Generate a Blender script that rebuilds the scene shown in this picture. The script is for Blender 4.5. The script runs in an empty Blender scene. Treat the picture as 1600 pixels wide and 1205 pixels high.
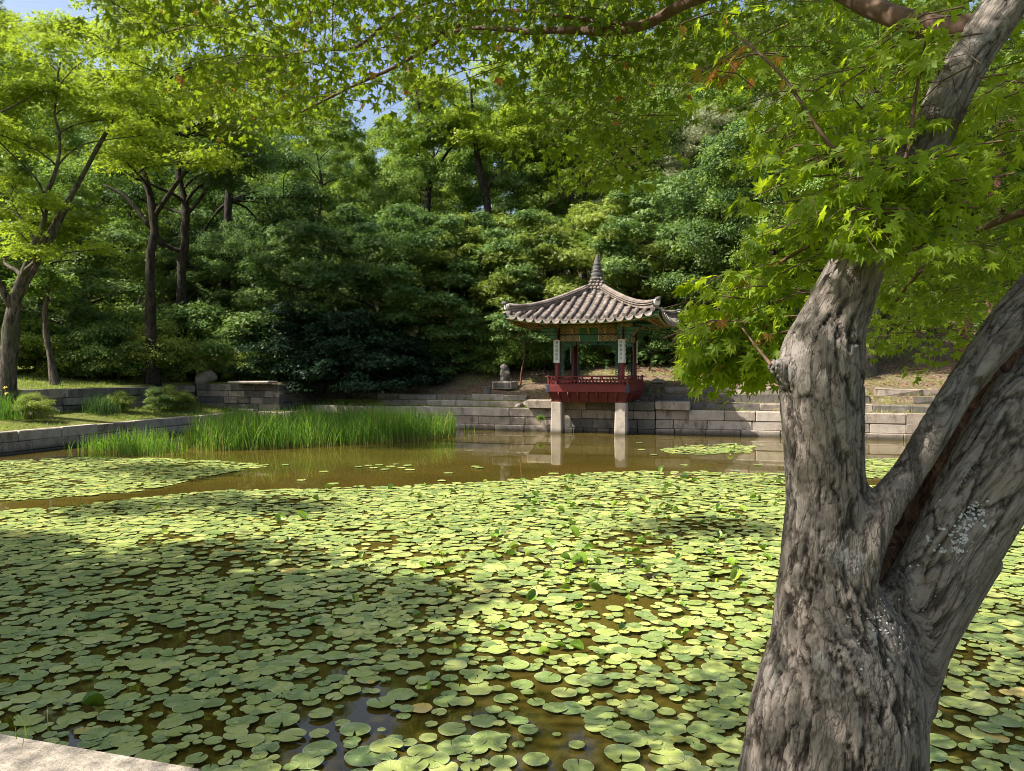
import bpy, math, random
import numpy as np
from mathutils import Vector, Matrix, Euler
from mathutils.bvhtree import BVHTree

random.seed(7)
rng = np.random.default_rng(11)
scene = bpy.context.scene
COL = scene.collection
R = math.radians

# ------------------------------------------------------------------ camera, sky, sun, exposure
YAW = R(16.7)
CY, SY = math.cos(YAW), math.sin(YAW)
FPX, HOR, EYE = 1180.0, 578.0, 2.4
cam_d = bpy.data.cameras.new('camera')
cam_d.sensor_width = 36.0
cam_d.lens = 36.0 * FPX / 1600.0
cam_d.clip_start = 0.05
cam_d.clip_end = 1500.0
cam = bpy.data.objects.new('camera', cam_d)
COL.objects.link(cam)
cam.location = (0, 0, EYE)
cam.rotation_euler = (R(90) - math.atan((602.5 - HOR) / FPX), 0, YAW)
scene.camera = cam

LIGHT = Vector((0.72, 0.42, -1.0)).normalized()      # direction in which the sunlight travels
ELEV = math.asin(-LIGHT.z)
world = bpy.data.worlds.new('World')
scene.world = world
world.use_nodes = True
wn = world.node_tree
wn.nodes.clear()
sky = wn.nodes.new('ShaderNodeTexSky')
sky.sky_type = 'NISHITA'
sky.sun_disc = False
sky.sun_elevation = ELEV
sky.sun_rotation = math.atan2(-LIGHT.x, -LIGHT.y)
sky.air_density = 1.0
sky.dust_density = 4.0
sky.ozone_density = 1.0
bg = wn.nodes.new('ShaderNodeBackground')
bg.inputs['Strength'].default_value = 0.105
wo = wn.nodes.new('ShaderNodeOutputWorld')
wn.links.new(sky.outputs[0], bg.inputs[0])
wn.links.new(bg.outputs[0], wo.inputs[0])
sun_d = bpy.data.lights.new('sun', 'SUN')
sun_d.energy = 5.0
sun_d.angle = R(0.5)
sun_d.color = (1.0, 0.94, 0.84)
sun = bpy.data.objects.new('sun', sun_d)
COL.objects.link(sun)
sun.location = (-30, -20, 50)
sun.rotation_euler = LIGHT.to_track_quat('-Z', 'Y').to_euler()
scene.view_settings.view_transform = 'Standard'
scene.view_settings.look = 'None'
scene.view_settings.gamma = 1.0
scene.view_settings.use_curve_mapping = False
scene.view_settings.exposure = 1.2
scene.cycles.max_bounces = 8
scene.cycles.diffuse_bounces = 4
scene.cycles.transmission_bounces = 4
scene.cycles.transparent_max_bounces = 4
scene.cycles.caustics_reflective = False
scene.cycles.caustics_refractive = False
scene.cycles.use_denoising = True
scene.cycles.filter_width = 0.95
scene.cycles.sample_clamp_indirect = 6.0

# ------------------------------------------------------------------ view <-> place helpers
def XZ(X, Z):                       # camera-aligned plan coordinates -> world plan coordinates
    return (CY * X - SY * Z, SY * X + CY * Z)
def W(px, py, Z):                   # a photo point at forward distance Z -> place
    X = (px - 800.0) / FPX * Z
    u, v = XZ(X, Z)
    return Vector((u, v, EYE + (HOR - py) / FPX * Z))
def G(px, py, h=0.0):               # a photo point lying on the level h
    return W(px, py, (EYE - h) * FPX / (py - HOR))
def proj(p):                        # world arrays (N,3) -> px, py, depth
    X = CY * p[:, 0] + SY * p[:, 1]
    Z = -SY * p[:, 0] + CY * p[:, 1]
    Zs = np.where(Z > 0.05, Z, 0.05)
    return 800 + FPX * X / Zs, HOR - FPX * (p[:, 2] - EYE) / Zs, Z

# ------------------------------------------------------------------ numpy noise
def _h(i, j, k, s):
    n = (i.astype(np.int64) * 374761393 + j.astype(np.int64) * 668265263 + k.astype(np.int64) * 2147483647 + s * 974711) & 0xffffffff
    n = ((n ^ (n >> 13)) * 1274126177) & 0xffffffff
    n = ((n ^ (n >> 16)) * 2246822519) & 0xffffffff
    return ((n ^ (n >> 15)) & 0xffff) / 65535.0
def vnoise(p, s=0):
    p = np.asarray(p, float)
    f = np.floor(p)
    t = p - f
    t = t * t * (3 - 2 * t)
    i, j, k = f[:, 0].astype(np.int64), f[:, 1].astype(np.int64), f[:, 2].astype(np.int64)
    r = 0
    for a in (0, 1):
        for b in (0, 1):
            for c in (0, 1):
                w = (t[:, 0] if a else 1 - t[:, 0]) * (t[:, 1] if b else 1 - t[:, 1]) * (t[:, 2] if c else 1 - t[:, 2])
                r = r + w * _h(i + a, j + b, k + c, s)
    return r
def fbm(p, o=4, s=0):
    a, r, t = 1.0, 0, 0
    for q in range(o):
        r = r + a * vnoise(np.asarray(p) * 2 ** q, s + q)
        t += a
        a *= 0.5
    return r / t

# ------------------------------------------------------------------ mesh helpers
def mesh(name, V, F, mat=None, var=None, smooth=False, extra=None):
    V = np.asarray(V, dtype=np.float32).reshape(-1, 3)
    if not isinstance(F, list) or isinstance(F[0], tuple):
        F = [F]
    F = [np.asarray(f, dtype=np.int32) for f in F if len(f)]
    me = bpy.data.meshes.new(name)
    me.vertices.add(len(V))
    me.vertices.foreach_set('co', V.ravel())
    nl = sum(f.size for f in F)
    npoly = sum(len(f) for f in F)
    me.loops.add(nl)
    me.loops.foreach_set('vertex_index', np.concatenate([f.ravel() for f in F]))
    me.polygons.add(npoly)
    tot = np.concatenate([np.full(len(f), f.shape[1], np.int32) for f in F])
    st = np.concatenate([[0], np.cumsum(tot)[:-1]]).astype(np.int32)
    me.polygons.foreach_set('loop_start', st)
    me.polygons.foreach_set('loop_total', tot)
    me.polygons.foreach_set('use_smooth', np.full(npoly, bool(smooth)))
    if var is not None:
        a = me.attributes.new('var', 'FLOAT_COLOR', 'POINT')
        a.data.foreach_set('color', np.asarray(var, dtype=np.float32).ravel())
    if extra:
        for k, d in extra.items():
            a = me.attributes.new(k, 'FLOAT_VECTOR', 'POINT')
            a.data.foreach_set('vector', np.asarray(d, dtype=np.float32).ravel())
    if mat is not None:
        me.materials.append(mat)
    me.update(calc_edges=True)
    me.validate()
    return me
def link(name, data, parent=None, loc=None, rot=None, scale=None):
    o = bpy.data.objects.new(name, data)
    COL.objects.link(o)
    if parent is not None:
        o.parent = parent
    if loc is not None:
        o.location = loc
    if rot is not None:
        o.rotation_euler = rot
    if scale is not None:
        o.scale = (scale,) * 3 if isinstance(scale, (int, float)) else scale
    return o
def tag(o, label=None, cat=None, group=None, kind=None):
    if label: o['label'] = label
    if cat: o['category'] = cat
    if group: o['group'] = group
    if kind: o['kind'] = kind
    return o
def thing(name, loc=(0, 0, 0), label=None, cat=None, group=None, rz=0.0, scale=None):
    o = link(name, None, None, loc, (0, 0, rz), scale)
    o.empty_display_size = 0.2
    return tag(o, label, cat, group)

class MB:
    """collects simple solids, builds them as one mesh object"""
    def __init__(s):
        s.V, s.F3, s.F4, s.n, s.A = [], [], [], 0, []
    def add(s, V, F4=(), F3=(), var=(0.5, 0, 0, 0)):
        V = np.asarray(V, float).reshape(-1, 3)
        s.V.append(V)
        if len(F4): s.F4.append(np.asarray(F4, np.int64).reshape(-1, 4) + s.n)
        if len(F3): s.F3.append(np.asarray(F3, np.int64).reshape(-1, 3) + s.n)
        var = np.asarray(var, float)
        s.A.append(np.broadcast_to(var, (len(V), 4)) if var.ndim == 1 else var)
        s.n += len(V)
        return s
    def box(s, x0, x1, y0, y1, z0, z1, ch=0.0, M=None, jit=0.0):
        if ch <= 0:
            V = np.array([(x, y, z) for x in (x0, x1) for y in (y0, y1) for z in (z0, z1)], float)
            F = [(0, 1, 3, 2), (4, 6, 7, 5), (0, 4, 5, 1), (2, 3, 7, 6), (0, 2, 6, 4), (1, 5, 7, 3)]
            F3 = []
        else:
            c = ch
            V, idx = [], {}
            for i, x in enumerate((x0, x1)):
                for j, y in enumerate((y0, y1)):
                    for k, z in enumerate((z0, z1)):
                        sx, sy, sz = 1 - 2 * i, 1 - 2 * j, 1 - 2 * k
                        idx[i, j, k, 0] = len(V); V.append((x, y + sy * c, z + sz * c))
                        idx[i, j, k, 1] = len(V); V.append((x + sx * c, y, z + sz * c))
                        idx[i, j, k, 2] = len(V); V.append((x + sx * c, y + sy * c, z))
            V = np.array(V, float)
            g = lambda i, j, k, a: idx[i, j, k, a]
            F = []
            F.append((g(0,0,0,0), g(0,0,1,0), g(0,1,1,0), g(0,1,0,0)))
            F.append((g(1,0,0,0), g(1,1,0,0), g(1,1,1,0), g(1,0,1,0)))
            F.append((g(0,0,0,1), g(1,0,0,1), g(1,0,1,1), g(0,0,1,1)))
            F.append((g(0,1,0,1), g(0,1,1,1), g(1,1,1,1), g(1,1,0,1)))
            F.append((g(0,0,0,2), g(0,1,0,2), g(1,1,0,2), g(1,0,0,2)))
            F.append((g(0,0,1,2), g(1,0,1,2), g(1,1,1,2), g(0,1,1,2)))
            for j in (0, 1):
                for k in (0, 1):
                    F.append((g(0,j,k,1), g(0,j,k,2), g(1,j,k,2), g(1,j,k,1)))
            for i in (0, 1):
                for k in (0, 1):
                    F.append((g(i,0,k,0), g(i,1,k,0), g(i,1,k,2), g(i,0,k,2)))
            for i in (0, 1):
                for j in (0, 1):
                    F.append((g(i,j,0,0), g(i,j,0,1), g(i,j,1,1), g(i,j,1,0)))
            F3 = [(g(i,j,k,0), g(i,j,k,1), g(i,j,k,2)) for i in (0,1) for j in (0,1) for k in (0,1)]
        if jit:
            V = V + rng.normal(0, jit, V.shape)
        if M is not None:
            V = (np.asarray(M)[:3, :3] @ V.T).T + np.asarray(M)[:3, 3]
        return s.add(V, F, F3)
    def tube(s, P, r, n=8, caps=True, var=(0.5, 0, 0, 0), flat=1.0, up=(0, 0, 1)):
        V, F4, F3 = tube_geo(P, r, n, caps, flat, up)
        return s.add(V, F4, F3, var)
    def lathe(s, prof, n=16, c=(0, 0, 0), squareness=0.0):
        V, F = [], []
        for (r, z) in prof:
            for k in range(n):
                a = 2 * math.pi * k / n
                q = 1.0
                if squareness:
                    m = max(abs(math.cos(a)), abs(math.sin(a)))
                    q = 1 - squareness + squareness / m
                V.append((c[0] + r * q * math.cos(a), c[1] + r * q * math.sin(a), c[2] + z))
        m = len(prof)
        for i in range(m - 1):
            for k in range(n):
                k2 = (k + 1) % n
                F.append((i * n + k, i * n + k2, (i + 1) * n + k2, (i + 1) * n + k))
        V.append((c[0], c[1], c[2] + prof[-1][1])); t = len(V) - 1
        F3 = [((m - 1) * n + k, (m - 1) * n + (k + 1) % n, t) for k in range(n)]
        return s.add(V, F, F3)
    def build(s, name, mat, parent=None, smooth=False, **kw):
        F = []
        if s.F4: F.append(np.concatenate(s.F4))
        if s.F3: F.append(np.concatenate(s.F3))
        me = mesh(name, np.concatenate(s.V), F, mat, np.concatenate(s.A), smooth)
        return link(name, me, parent, **kw)

def tube_geo(P, r, n=8, caps=True, flat=1.0, up=(0, 0, 1)):
    P = np.asarray([tuple(p) for p in P], float)
    m = len(P)
    r = np.broadcast_to(np.asarray(r, float), (m,)) if np.ndim(r) else np.full(m, float(r))
    T = np.gradient(P, axis=0)
    T /= np.linalg.norm(T, axis=1)[:, None] + 1e-9
    u0 = np.asarray(up, float)
    if abs(T[0] @ u0) > 0.92:
        u0 = np.array((1.0, 0.0, 0.0)) if abs(T[0][0]) < 0.9 else np.array((0, 1.0, 0))
    A = np.zeros_like(T)
    a = u0 - T[0] * (T[0] @ u0)
    for i in range(m):
        a = a - T[i] * (T[i] @ a)
        a = a / (np.linalg.norm(a) + 1e-9)
        A[i] = a
    B = np.cross(T, A)
    th = np.arange(n) * 2 * math.pi / n
    V = P[:, None, :] + r[:, None, None] * (flat * np.cos(th)[None, :, None] * A[:, None, :] + np.sin(th)[None, :, None] * B[:, None, :])
    V = V.reshape(-1, 3)
    k = np.arange(n); k2 = (k + 1) % n
    F4 = np.concatenate([np.stack([i * n + k, i * n + k2, (i + 1) * n + k2, (i + 1) * n + k], 1) for i in range(m - 1)])
    F3 = np.zeros((0, 3), int)
    if caps:
        V = np.vstack([V, P[0], P[-1]])
        c0, c1 = m * n, m * n + 1
        F3 = np.concatenate([np.stack([k2, k, np.full(n, c0)], 1), np.stack([(m - 1) * n + k, (m - 1) * n + k2, np.full(n, c1)], 1)])
    return V, F4, F3
def smooth_path(P, sub=4):
    """Catmull-Rom through points of any dimension"""
    P = np.asarray([tuple(p) for p in P], float)
    out = []
    n = len(P)
    for i in range(n - 1):
        p0, p1, p2, p3 = P[max(i - 1, 0)], P[i], P[i + 1], P[min(i + 2, n - 1)]
        for k in range(sub):
            t = k / sub
            out.append(0.5 * ((2 * p1) + (-p0 + p2) * t + (2 * p0 - 5 * p1 + 4 * p2 - p3) * t * t + (-p0 + 3 * p1 - 3 * p2 + p3) * t ** 3))
    out.append(P[-1])
    return np.array(out)

# ------------------------------------------------------------------ materials
class NT:
    def __init__(s, name):
        s.m = bpy.data.materials.new(name)
        s.m.use_nodes = True
        s.t = s.m.node_tree
        s.t.nodes.clear()
        s.out = s.t.nodes.new('ShaderNodeOutputMaterial')
    def n(s, typ, inp=None, **kw):
        o = s.t.nodes.new('ShaderNode' + typ)
        for k, v in kw.items():
            setattr(o, k, v)
        for k, v in (inp or {}).items():
            if isinstance(v, bpy.types.NodeSocket):
                s.t.links.new(v, o.inputs[k])
            else:
                o.inputs[k].default_value = v
        return o
    def attr(s, name='var'):
        return s.n('Attribute', attribute_name=name)
    def ramp(s, fac, stops, interp='LINEAR'):
        o = s.n('ValToRGB', {'Fac': fac})
        o.color_ramp.interpolation = interp
        e = o.color_ramp.elements
        while len(e) < len(stops):
            e.new(0.5)
        for i, (p, c) in enumerate(stops):
            e[i].position = p
            e[i].color = (*c, 1) if len(c) == 3 else c
        return o.outputs[0]
    def mix(s, fac, a, b, mode='MIX'):
        o = s.n('Mix', data_type='RGBA', blend_type=mode)
        for sock, v in ((o.inputs[0], fac), (o.inputs[6], a), (o.inputs[7], b)):
            if isinstance(v, bpy.types.NodeSocket):
                s.t.links.new(v, sock)
            else:
                sock.default_value = v if not isinstance(v, tuple) or len(v) == 4 else (*v, 1)
        return o.outputs[2]
    def math(s, op, a, b=0.0, clamp=False):
        o = s.n('Math', operation=op, use_clamp=clamp)
        for i, v in enumerate((a, b)):
            if isinstance(v, bpy.types.NodeSocket):
                s.t.links.new(v, o.inputs[i])
            else:
                o.inputs[i].default_value = v
        return o.outputs[0]
    def noise(s, scale, detail=4.0, rough=0.55, vec=None, dist=0.0):
        d = {'Scale': scale, 'Detail': detail, 'Roughness': rough, 'Distortion': dist}
        if vec is not None: d['Vector'] = vec
        return s.n('TexNoise', d).outputs[0]
    def pos(s):
        return s.n('NewGeometry').outputs['Position']
    def obj(s):
        return s.n('TexCoord').outputs['Object']
    def rnd(s):
        return s.n('ObjectInfo').outputs['Random']
    def mapping(s, vec, scale=(1, 1, 1), rot=(0, 0, 0)):
        return s.n('Mapping', {'Vector': vec, 'Scale': scale, 'Rotation': rot}).outputs[0]
    def bump(s, h, strength=0.3, dist=0.01):
        return s.n('Bump', {'Height': h, 'Strength': strength, 'Distance': dist}).outputs[0]
    def pbr(s, col, rough=0.7, normal=None, spec=0.5, metal=0.0, **inp):
        d = {'Base Color': col if isinstance(col, bpy.types.NodeSocket) or len(col) == 4 else (*col, 1), 'Roughness': rough,
             'Specular IOR Level': spec, 'Metallic': metal}
        if normal is not None: d['Normal'] = normal
        d.update(inp)
        return s.n('BsdfPrincipled', d).outputs[0]
    def done(s, sh):
        s.t.links.new(sh, s.out.inputs['Surface'])
        return s.m

def mat_foliage(name, dark, mid, light, trans=(0.16, 0.30, 0.02), tw=0.35, odd=None, rough=0.5, spec=0.22):
    t = NT(name)
    a = t.attr()
    sep = t.n('SeparateColor', {0: a.outputs['Color']})
    v = sep.outputs[0]
    big = t.noise(0.55, 2.0, 0.5, t.pos())
    f = t.math('ADD', t.math('MULTIPLY', v, 0.6), t.math('ADD', t.math('MULTIPLY', big, 0.6), t.math('MULTIPLY', t.rnd(), 0.25)))
    f = t.math('SUBTRACT', f, 0.18, True)
    c = t.ramp(f, [(0.0, dark), (0.5, mid), (1.0, light)])
    tc = t.mix(0.5, c, trans)
    tc = t.mix(1.0, tc, (2.2, 2.2, 2.0), 'MULTIPLY')
    if odd:
        c = t.mix(sep.outputs[1], c, odd)
        tc = t.mix(sep.outputs[1], tc, odd)
    sh = t.pbr(c, rough, spec=spec)
    tr = t.n('BsdfTranslucent', {'Color': tc}).outputs[0]
    m = t.n('MixShader', {0: tw, 1: sh, 2: tr}).outputs[0]
    return t.done(m)
def mat_bark(name, dark, light, moss=None):
    t = NT(name)
    p = t.obj()
    q = t.mapping(p, (7, 7, 1.8))
    n = t.noise(1.6, 6, 0.65, q, 0.4)
    c = t.ramp(n, [(0.38, dark), (0.58, light)])
    if moss:
        c = t.mix(t.ramp(t.noise(1.3, 3, 0.6, p), [(0.5, (0, 0, 0)), (0.65, (1, 1, 1))]), c, moss)
    return t.done(t.pbr(c, 0.9, t.bump(n, 1.0, 0.06), spec=0.2))
def mat_stone(name, c0, c1, c2, scale=3.0, speck=0.35, stain=(0.06, 0.055, 0.045), stain_amt=0.6):
    t = NT(name)
    p = t.pos()
    n1 = t.noise(scale, 5, 0.6, p)
    n2 = t.noise(75.0, 3, 0.75, p)
    c = t.ramp(n1, [(0.25, c0), (0.5, c1), (0.75, c2)])
    c = t.mix(t.math('MULTIPLY', t.rnd(), 0.65), c, c0)
    c = t.mix(speck, c, t.ramp(n2, [(0.3, (0.04, 0.04, 0.04)), (0.5, c1), (0.7, (0.55, 0.52, 0.48))]))
    st = t.noise(2.6, 7, 0.75, t.mapping(p, (1.6, 1.6, 0.6)))
    sf = t.ramp(st, [(0.5, (0, 0, 0)), (0.66, (1, 1, 1))])
    c = t.mix(t.math('MULTIPLY', sf, stain_amt), c, stain)
    # waterline grime: a real dark tide mark just above the pond
    z = t.n('SeparateXYZ', {0: p}).outputs[2]
    tide = t.n('MapRange', {'Value': z, 'From Min': 0.03, 'From Max': 0.20, 'To Min': 0.85, 'To Max': 0.0}).outputs[0]
    c = t.mix(tide, c, (0.035, 0.03, 0.02))
    h = t.math('ADD', t.math('MULTIPLY', n2, 0.4), t.noise(14.0, 4, 0.6, p))
    return t.done(t.pbr(c, 0.85, t.bump(h, 0.6, 0.02), spec=0.25))
def mat_paint(name, col, col2=None, rough=0.55, scale=6.0, amt=0.5):
    t = NT(name)
    p = t.obj()
    n = t.noise(scale, 5, 0.6, t.mapping(p, (1, 1, 0.6)))
    c2 = col2 or tuple(x * 0.6 for x in col)
    c = t.mix(t.math('MULTIPLY', t.ramp(n, [(0.35, (0, 0, 0)), (0.65, (1, 1, 1))]), amt), col, c2)
    return t.done(t.pbr(c, rough, t.bump(t.noise(40, 3, 0.6, p), 0.15, 0.005), spec=0.35))

M = {}
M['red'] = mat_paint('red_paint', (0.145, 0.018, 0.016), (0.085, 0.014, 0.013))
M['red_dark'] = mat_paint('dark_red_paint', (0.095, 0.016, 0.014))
M['teal'] = mat_paint('teal_paint', (0.075, 0.20, 0.155), (0.05, 0.13, 0.09))
M['green'] = mat_paint('green_paint', (0.035, 0.13, 0.05), (0.03, 0.09, 0.045))
M['white'] = mat_paint('white_board', (0.66, 0.68, 0.66), (0.5, 0.52, 0.5), 0.6, 8, 0.4)
M['pink'] = mat_paint('pale_pink_paint', (0.50, 0.28, 0.22), (0.4, 0.2, 0.15))
M['yellow'] = mat_paint('yellow_paint', (0.50, 0.36, 0.08))
M['black'] = mat_paint('black_ink', (0.02, 0.022, 0.03))
M['bluegrey'] = mat_paint('blue_grey_iron', (0.03, 0.042, 0.062), None, 0.45)
M['plaster'] = mat_paint('white_plaster', (0.62, 0.58, 0.52), (0.4, 0.37, 0.33), 0.8)
def mat_dancheong(name):
    t = NT(name)
    p = t.obj()
    xyz = t.n('SeparateXYZ', {0: p})
    fz = t.math('ABSOLUTE', t.math('SUBTRACT', t.math('FRACT', t.math('MULTIPLY', xyz.outputs[2], 8.7)), 0.5))
    w = t.math('FRACT', t.math('ADD', t.math('MULTIPLY', xyz.outputs[0], 3.6), t.math('ADD', fz, t.math('MULTIPLY', t.noise(9, 2, .5, p), 0.3))))
    c = t.ramp(w, [(0.0, (0.03, 0.09, 0.045)), (0.22, (0.30, 0.09, 0.035)), (0.42, (0.42, 0.30, 0.13)), (0.55, (0.05, 0.14, 0.09)), (0.72, (0.33, 0.13, 0.06)), (0.88, (0.36, 0.34, 0.22))], 'CONSTANT')
    return t.done(t.pbr(c, 0.6, spec=0.3))
M['danch'] = mat_dancheong('painted_pattern')
def mat_tile(name, c0, c1, c2):
    t = NT(name)
    p = t.pos()
    n1 = t.noise(2.6, 5, 0.65, p)
    n2 = t.noise(22, 4, 0.7, p)
    c = t.ramp(n1, [(0.3, c0), (0.5, c1), (0.72, c2)])
    c = t.mix(t.math('MULTIPLY', t.rnd(), 0.55), c, c0)
    c = t.mix(t.math('MULTIPLY', t.ramp(n2, [(0.5, (0, 0, 0)), (0.7, (1, 1, 1))]), 0.5), c, (0.30, 0.28, 0.25))
    return t.done(t.pbr(c, 0.8, t.bump(n2, 0.5, 0.01), spec=0.3))
M['tile'] = mat_tile('fired_clay_tile', (0.075, 0.058, 0.048), (0.175, 0.138, 0.115), (0.38, 0.315, 0.265))
M['tile_light'] = mat_tile('limewashed_tile_end', (0.16, 0.135, 0.12), (0.29, 0.25, 0.225), (0.42, 0.38, 0.345))
M['tile_dark'] = mat_tile('dark_grey_tile', (0.05, 0.047, 0.045), (0.10, 0.095, 0.09), (0.17, 0.16, 0.15))
M['granite'] = mat_stone('weathered_granite', (0.15, 0.118, 0.09), (0.31, 0.255, 0.20), (0.45, 0.385, 0.315), stain_amt=0.85)
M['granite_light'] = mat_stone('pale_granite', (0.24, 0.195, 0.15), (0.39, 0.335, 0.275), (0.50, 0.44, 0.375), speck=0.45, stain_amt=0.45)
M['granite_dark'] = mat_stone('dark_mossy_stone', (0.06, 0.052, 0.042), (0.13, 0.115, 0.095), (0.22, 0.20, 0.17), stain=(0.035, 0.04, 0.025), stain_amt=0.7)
M['bark_brown'] = mat_bark('brown_bark', (0.03, 0.024, 0.018), (0.12, 0.10, 0.08))
M['bark_dark'] = mat_bark('dark_bark', (0.012, 0.010, 0.008), (0.05, 0.04, 0.032))
M['bark_grey'] = mat_bark('grey_bark', (0.022, 0.018, 0.014), (0.12, 0.10, 0.08), (0.06, 0.065, 0.035))
M['bark_red'] = mat_bark('red_pine_bark', (0.05, 0.025, 0.016), (0.20, 0.10, 0.065))
M['lf_maple'] = mat_foliage('sunny_maple_leaf', (0.05, 0.09, 0.010), (0.15, 0.215, 0.02), (0.31, 0.36, 0.04), (0.27, 0.35, 0.02), 0.38)
M['lf_tall'] = mat_foliage('fresh_green_leaf', (0.03, 0.065, 0.010), (0.12, 0.19, 0.025), (0.27, 0.33, 0.06), (0.2, 0.29, 0.02), 0.32)
M['lf_green'] = mat_foliage('green_leaf', (0.02, 0.05, 0.010), (0.09, 0.155, 0.028), (0.24, 0.31, 0.07), (0.15, 0.25, 0.02), 0.28)
M['lf_dark'] = mat_foliage('dark_leaf', (0.010, 0.028, 0.008), (0.04, 0.085, 0.022), (0.13, 0.19, 0.05), (0.08, 0.15, 0.02), 0.22)
M['lf_blue'] = mat_foliage('cool_green_leaf', (0.016, 0.042, 0.012), (0.075, 0.14, 0.034), (0.25, 0.32, 0.10), (0.12, 0.2, 0.03), 0.26)
M['lf_pine'] = mat_foliage('pale_pine_needle', (0.09, 0.11, 0.06), (0.25, 0.27, 0.15), (0.44, 0.46, 0.29), (0.24, 0.28, 0.12), 0.2)
M['lf_yew'] = mat_foliage('yew_needle', (0.004, 0.014, 0.006), (0.014, 0.038, 0.014), (0.04, 0.075, 0.028), (0.03, 0.07, 0.02), 0.15)
M['lf_olive'] = mat_foliage('olive_shrub_leaf', (0.035, 0.06, 0.012), (0.14, 0.185, 0.03), (0.32, 0.36, 0.08), (0.2, 0.27, 0.03), 0.3)
M['lf_over'] = mat_foliage('overhead_maple_leaf', (0.03, 0.06, 0.008), (0.095, 0.145, 0.012), (0.22, 0.27, 0.02), (0.2, 0.27, 0.008), 0.40, odd=(0.42, 0.17, 0.05))
M['lf_near'] = mat_foliage('near_maple_leaf', (0.04, 0.08, 0.008), (0.125, 0.19, 0.012), (0.27, 0.34, 0.02), (0.29, 0.37, 0.008), 0.48, odd=(0.42, 0.17, 0.05))
M['reed'] = mat_foliage('reed_blade', (0.03, 0.085, 0.012), (0.085, 0.18, 0.02), (0.24, 0.35, 0.04), (0.16, 0.3, 0.02), 0.30, odd=(0.32, 0.27, 0.08))
M['grass'] = mat_foliage('grass_blade', (0.05, 0.08, 0.012), (0.11, 0.16, 0.025), (0.22, 0.25, 0.05), (0.2, 0.3, 0.03), 0.35, odd=(0.35, 0.28, 0.12))
M['dry'] = mat_foliage('dry_leaf', (0.10, 0.05, 0.03), (0.22, 0.11, 0.06), (0.33, 0.18, 0.10), (0.3, 0.15, 0.06), 0.2)
M['flower'] = mat_paint('yellow_petal', (0.75, 0.55, 0.10))

# ================================================================== THE GROUND
PU0, PU1, PV0, PV1 = -19.8, 11.5, 2.44, 28.7
EB = 0.16                                              # the soil stands this far behind each wall face
#          # pond edges (x across, y away from the camera)
CORNER_U, CORNER_V = -17.5, 26.9                        # the far-left corner steps forward
LEFT_WALL_U, BACK_WALL_V = -22.6, 27.5
PAV_C, PAV_ROT = (-5.30, 29.18), R(-3.0)

def ground_h(u, v):
    u = np.asarray(u, float); v = np.asarray(v, float)
    PU0, PU1, PV0, PV1 = -19.8 - EB, 11.5 + EB, 2.44 - EB, 28.7 + EB
    CORNER_V, LEFT_WALL_U, BACK_WALL_V = 26.9 + EB, -22.6 - EB, 27.5 + EB
    n = fbm(np.stack([u * 0.22, v * 0.22, u * 0], -1).reshape(-1, 3), 3, 5).reshape(u.shape) - 0.5
    d = np.maximum(v - 33.0, (-u - 33.0))
    hill = 0.12 * np.clip(d, 0, 6) + 0.40 * np.clip(d - 6, 0, 36) + 0.05 * np.clip(d - 42, 0, 100)
    near = 0.80 + 0.04 * n + np.clip(-v - 4, 0, 60) * 0.03
    # far bank
    left_far = 0.86 + 0.22 * (v > 30.3 + EB) + 0.22 * (v > 31.2 + EB) + 0.28 * np.clip(v - 31.8, 0, 3)
    right_far = 0.88 + 0.28 * (v > 29.6 + EB) + 0.28 * (v > 30.3 + EB) + 0.28 * (v > 31.0 + EB) + 0.12 * np.clip(v - 31.4, 0, 3)
    plat = (u > -7.3) & (u < -2.9) & (v < 33.5)
    far = np.where(u < -5.0, left_far, right_far)
    far = np.where(plat, np.maximum(far, 1.15), far)
    far = far + hill + 0.5 * n * np.clip((v - 32.5) / 3, 0, 1)
    # left bank: low strip, retaining wall, lawn
    strip = 0.62 + 0.33 * np.clip((PU0 - u) / 2.6, 0, 1) + 0.06 * n
    lawn = 1.72 + 0.09 * np.clip(LEFT_WALL_U - u, 0, 7) + 0.12 * np.clip(v - 24, 0, 5) * 0.3 + hill + 0.12 * n
    left = np.where((u < LEFT_WALL_U) | (v > BACK_WALL_V), lawn, strip)
    left = np.where((v < 4) & (u > LEFT_WALL_U), np.minimum(strip, 0.9), left)
    right = 0.88 + 0.05 * np.clip(u - 12, 0, 30) + 0.05 * n + np.clip(v - 33, 0, 6) * 0.12 + 0.40 * np.clip(v - 39, 0, 36)
    h = np.where(v < PV0, near, np.where(v > PV1, far, 0))
    h = np.where((u < PU0) & (v >= -2), left, h)
    h = np.where((u < -18.5) & (v > BACK_WALL_V), lawn, h)
    h = np.where((u > PU1) & (v <= PV1) & (v >= PV0), right, h)
    h = np.where((u >= PU0) & (u < CORNER_U) & (v > CORNER_V) & (v <= BACK_WALL_V), 0.66, h)
    h = np.where((u >= -18.5) & (u < CORNER_U) & (v > CORNER_V) & (v <= PV1), 0.70, h)
    pond = (u > PU0) & (u < PU1) & (v > PV0) & (v < PV1) & ~((u < CORNER_U) & (v > CORNER_V))
    return np.where(pond, -0.8, h)

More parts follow.
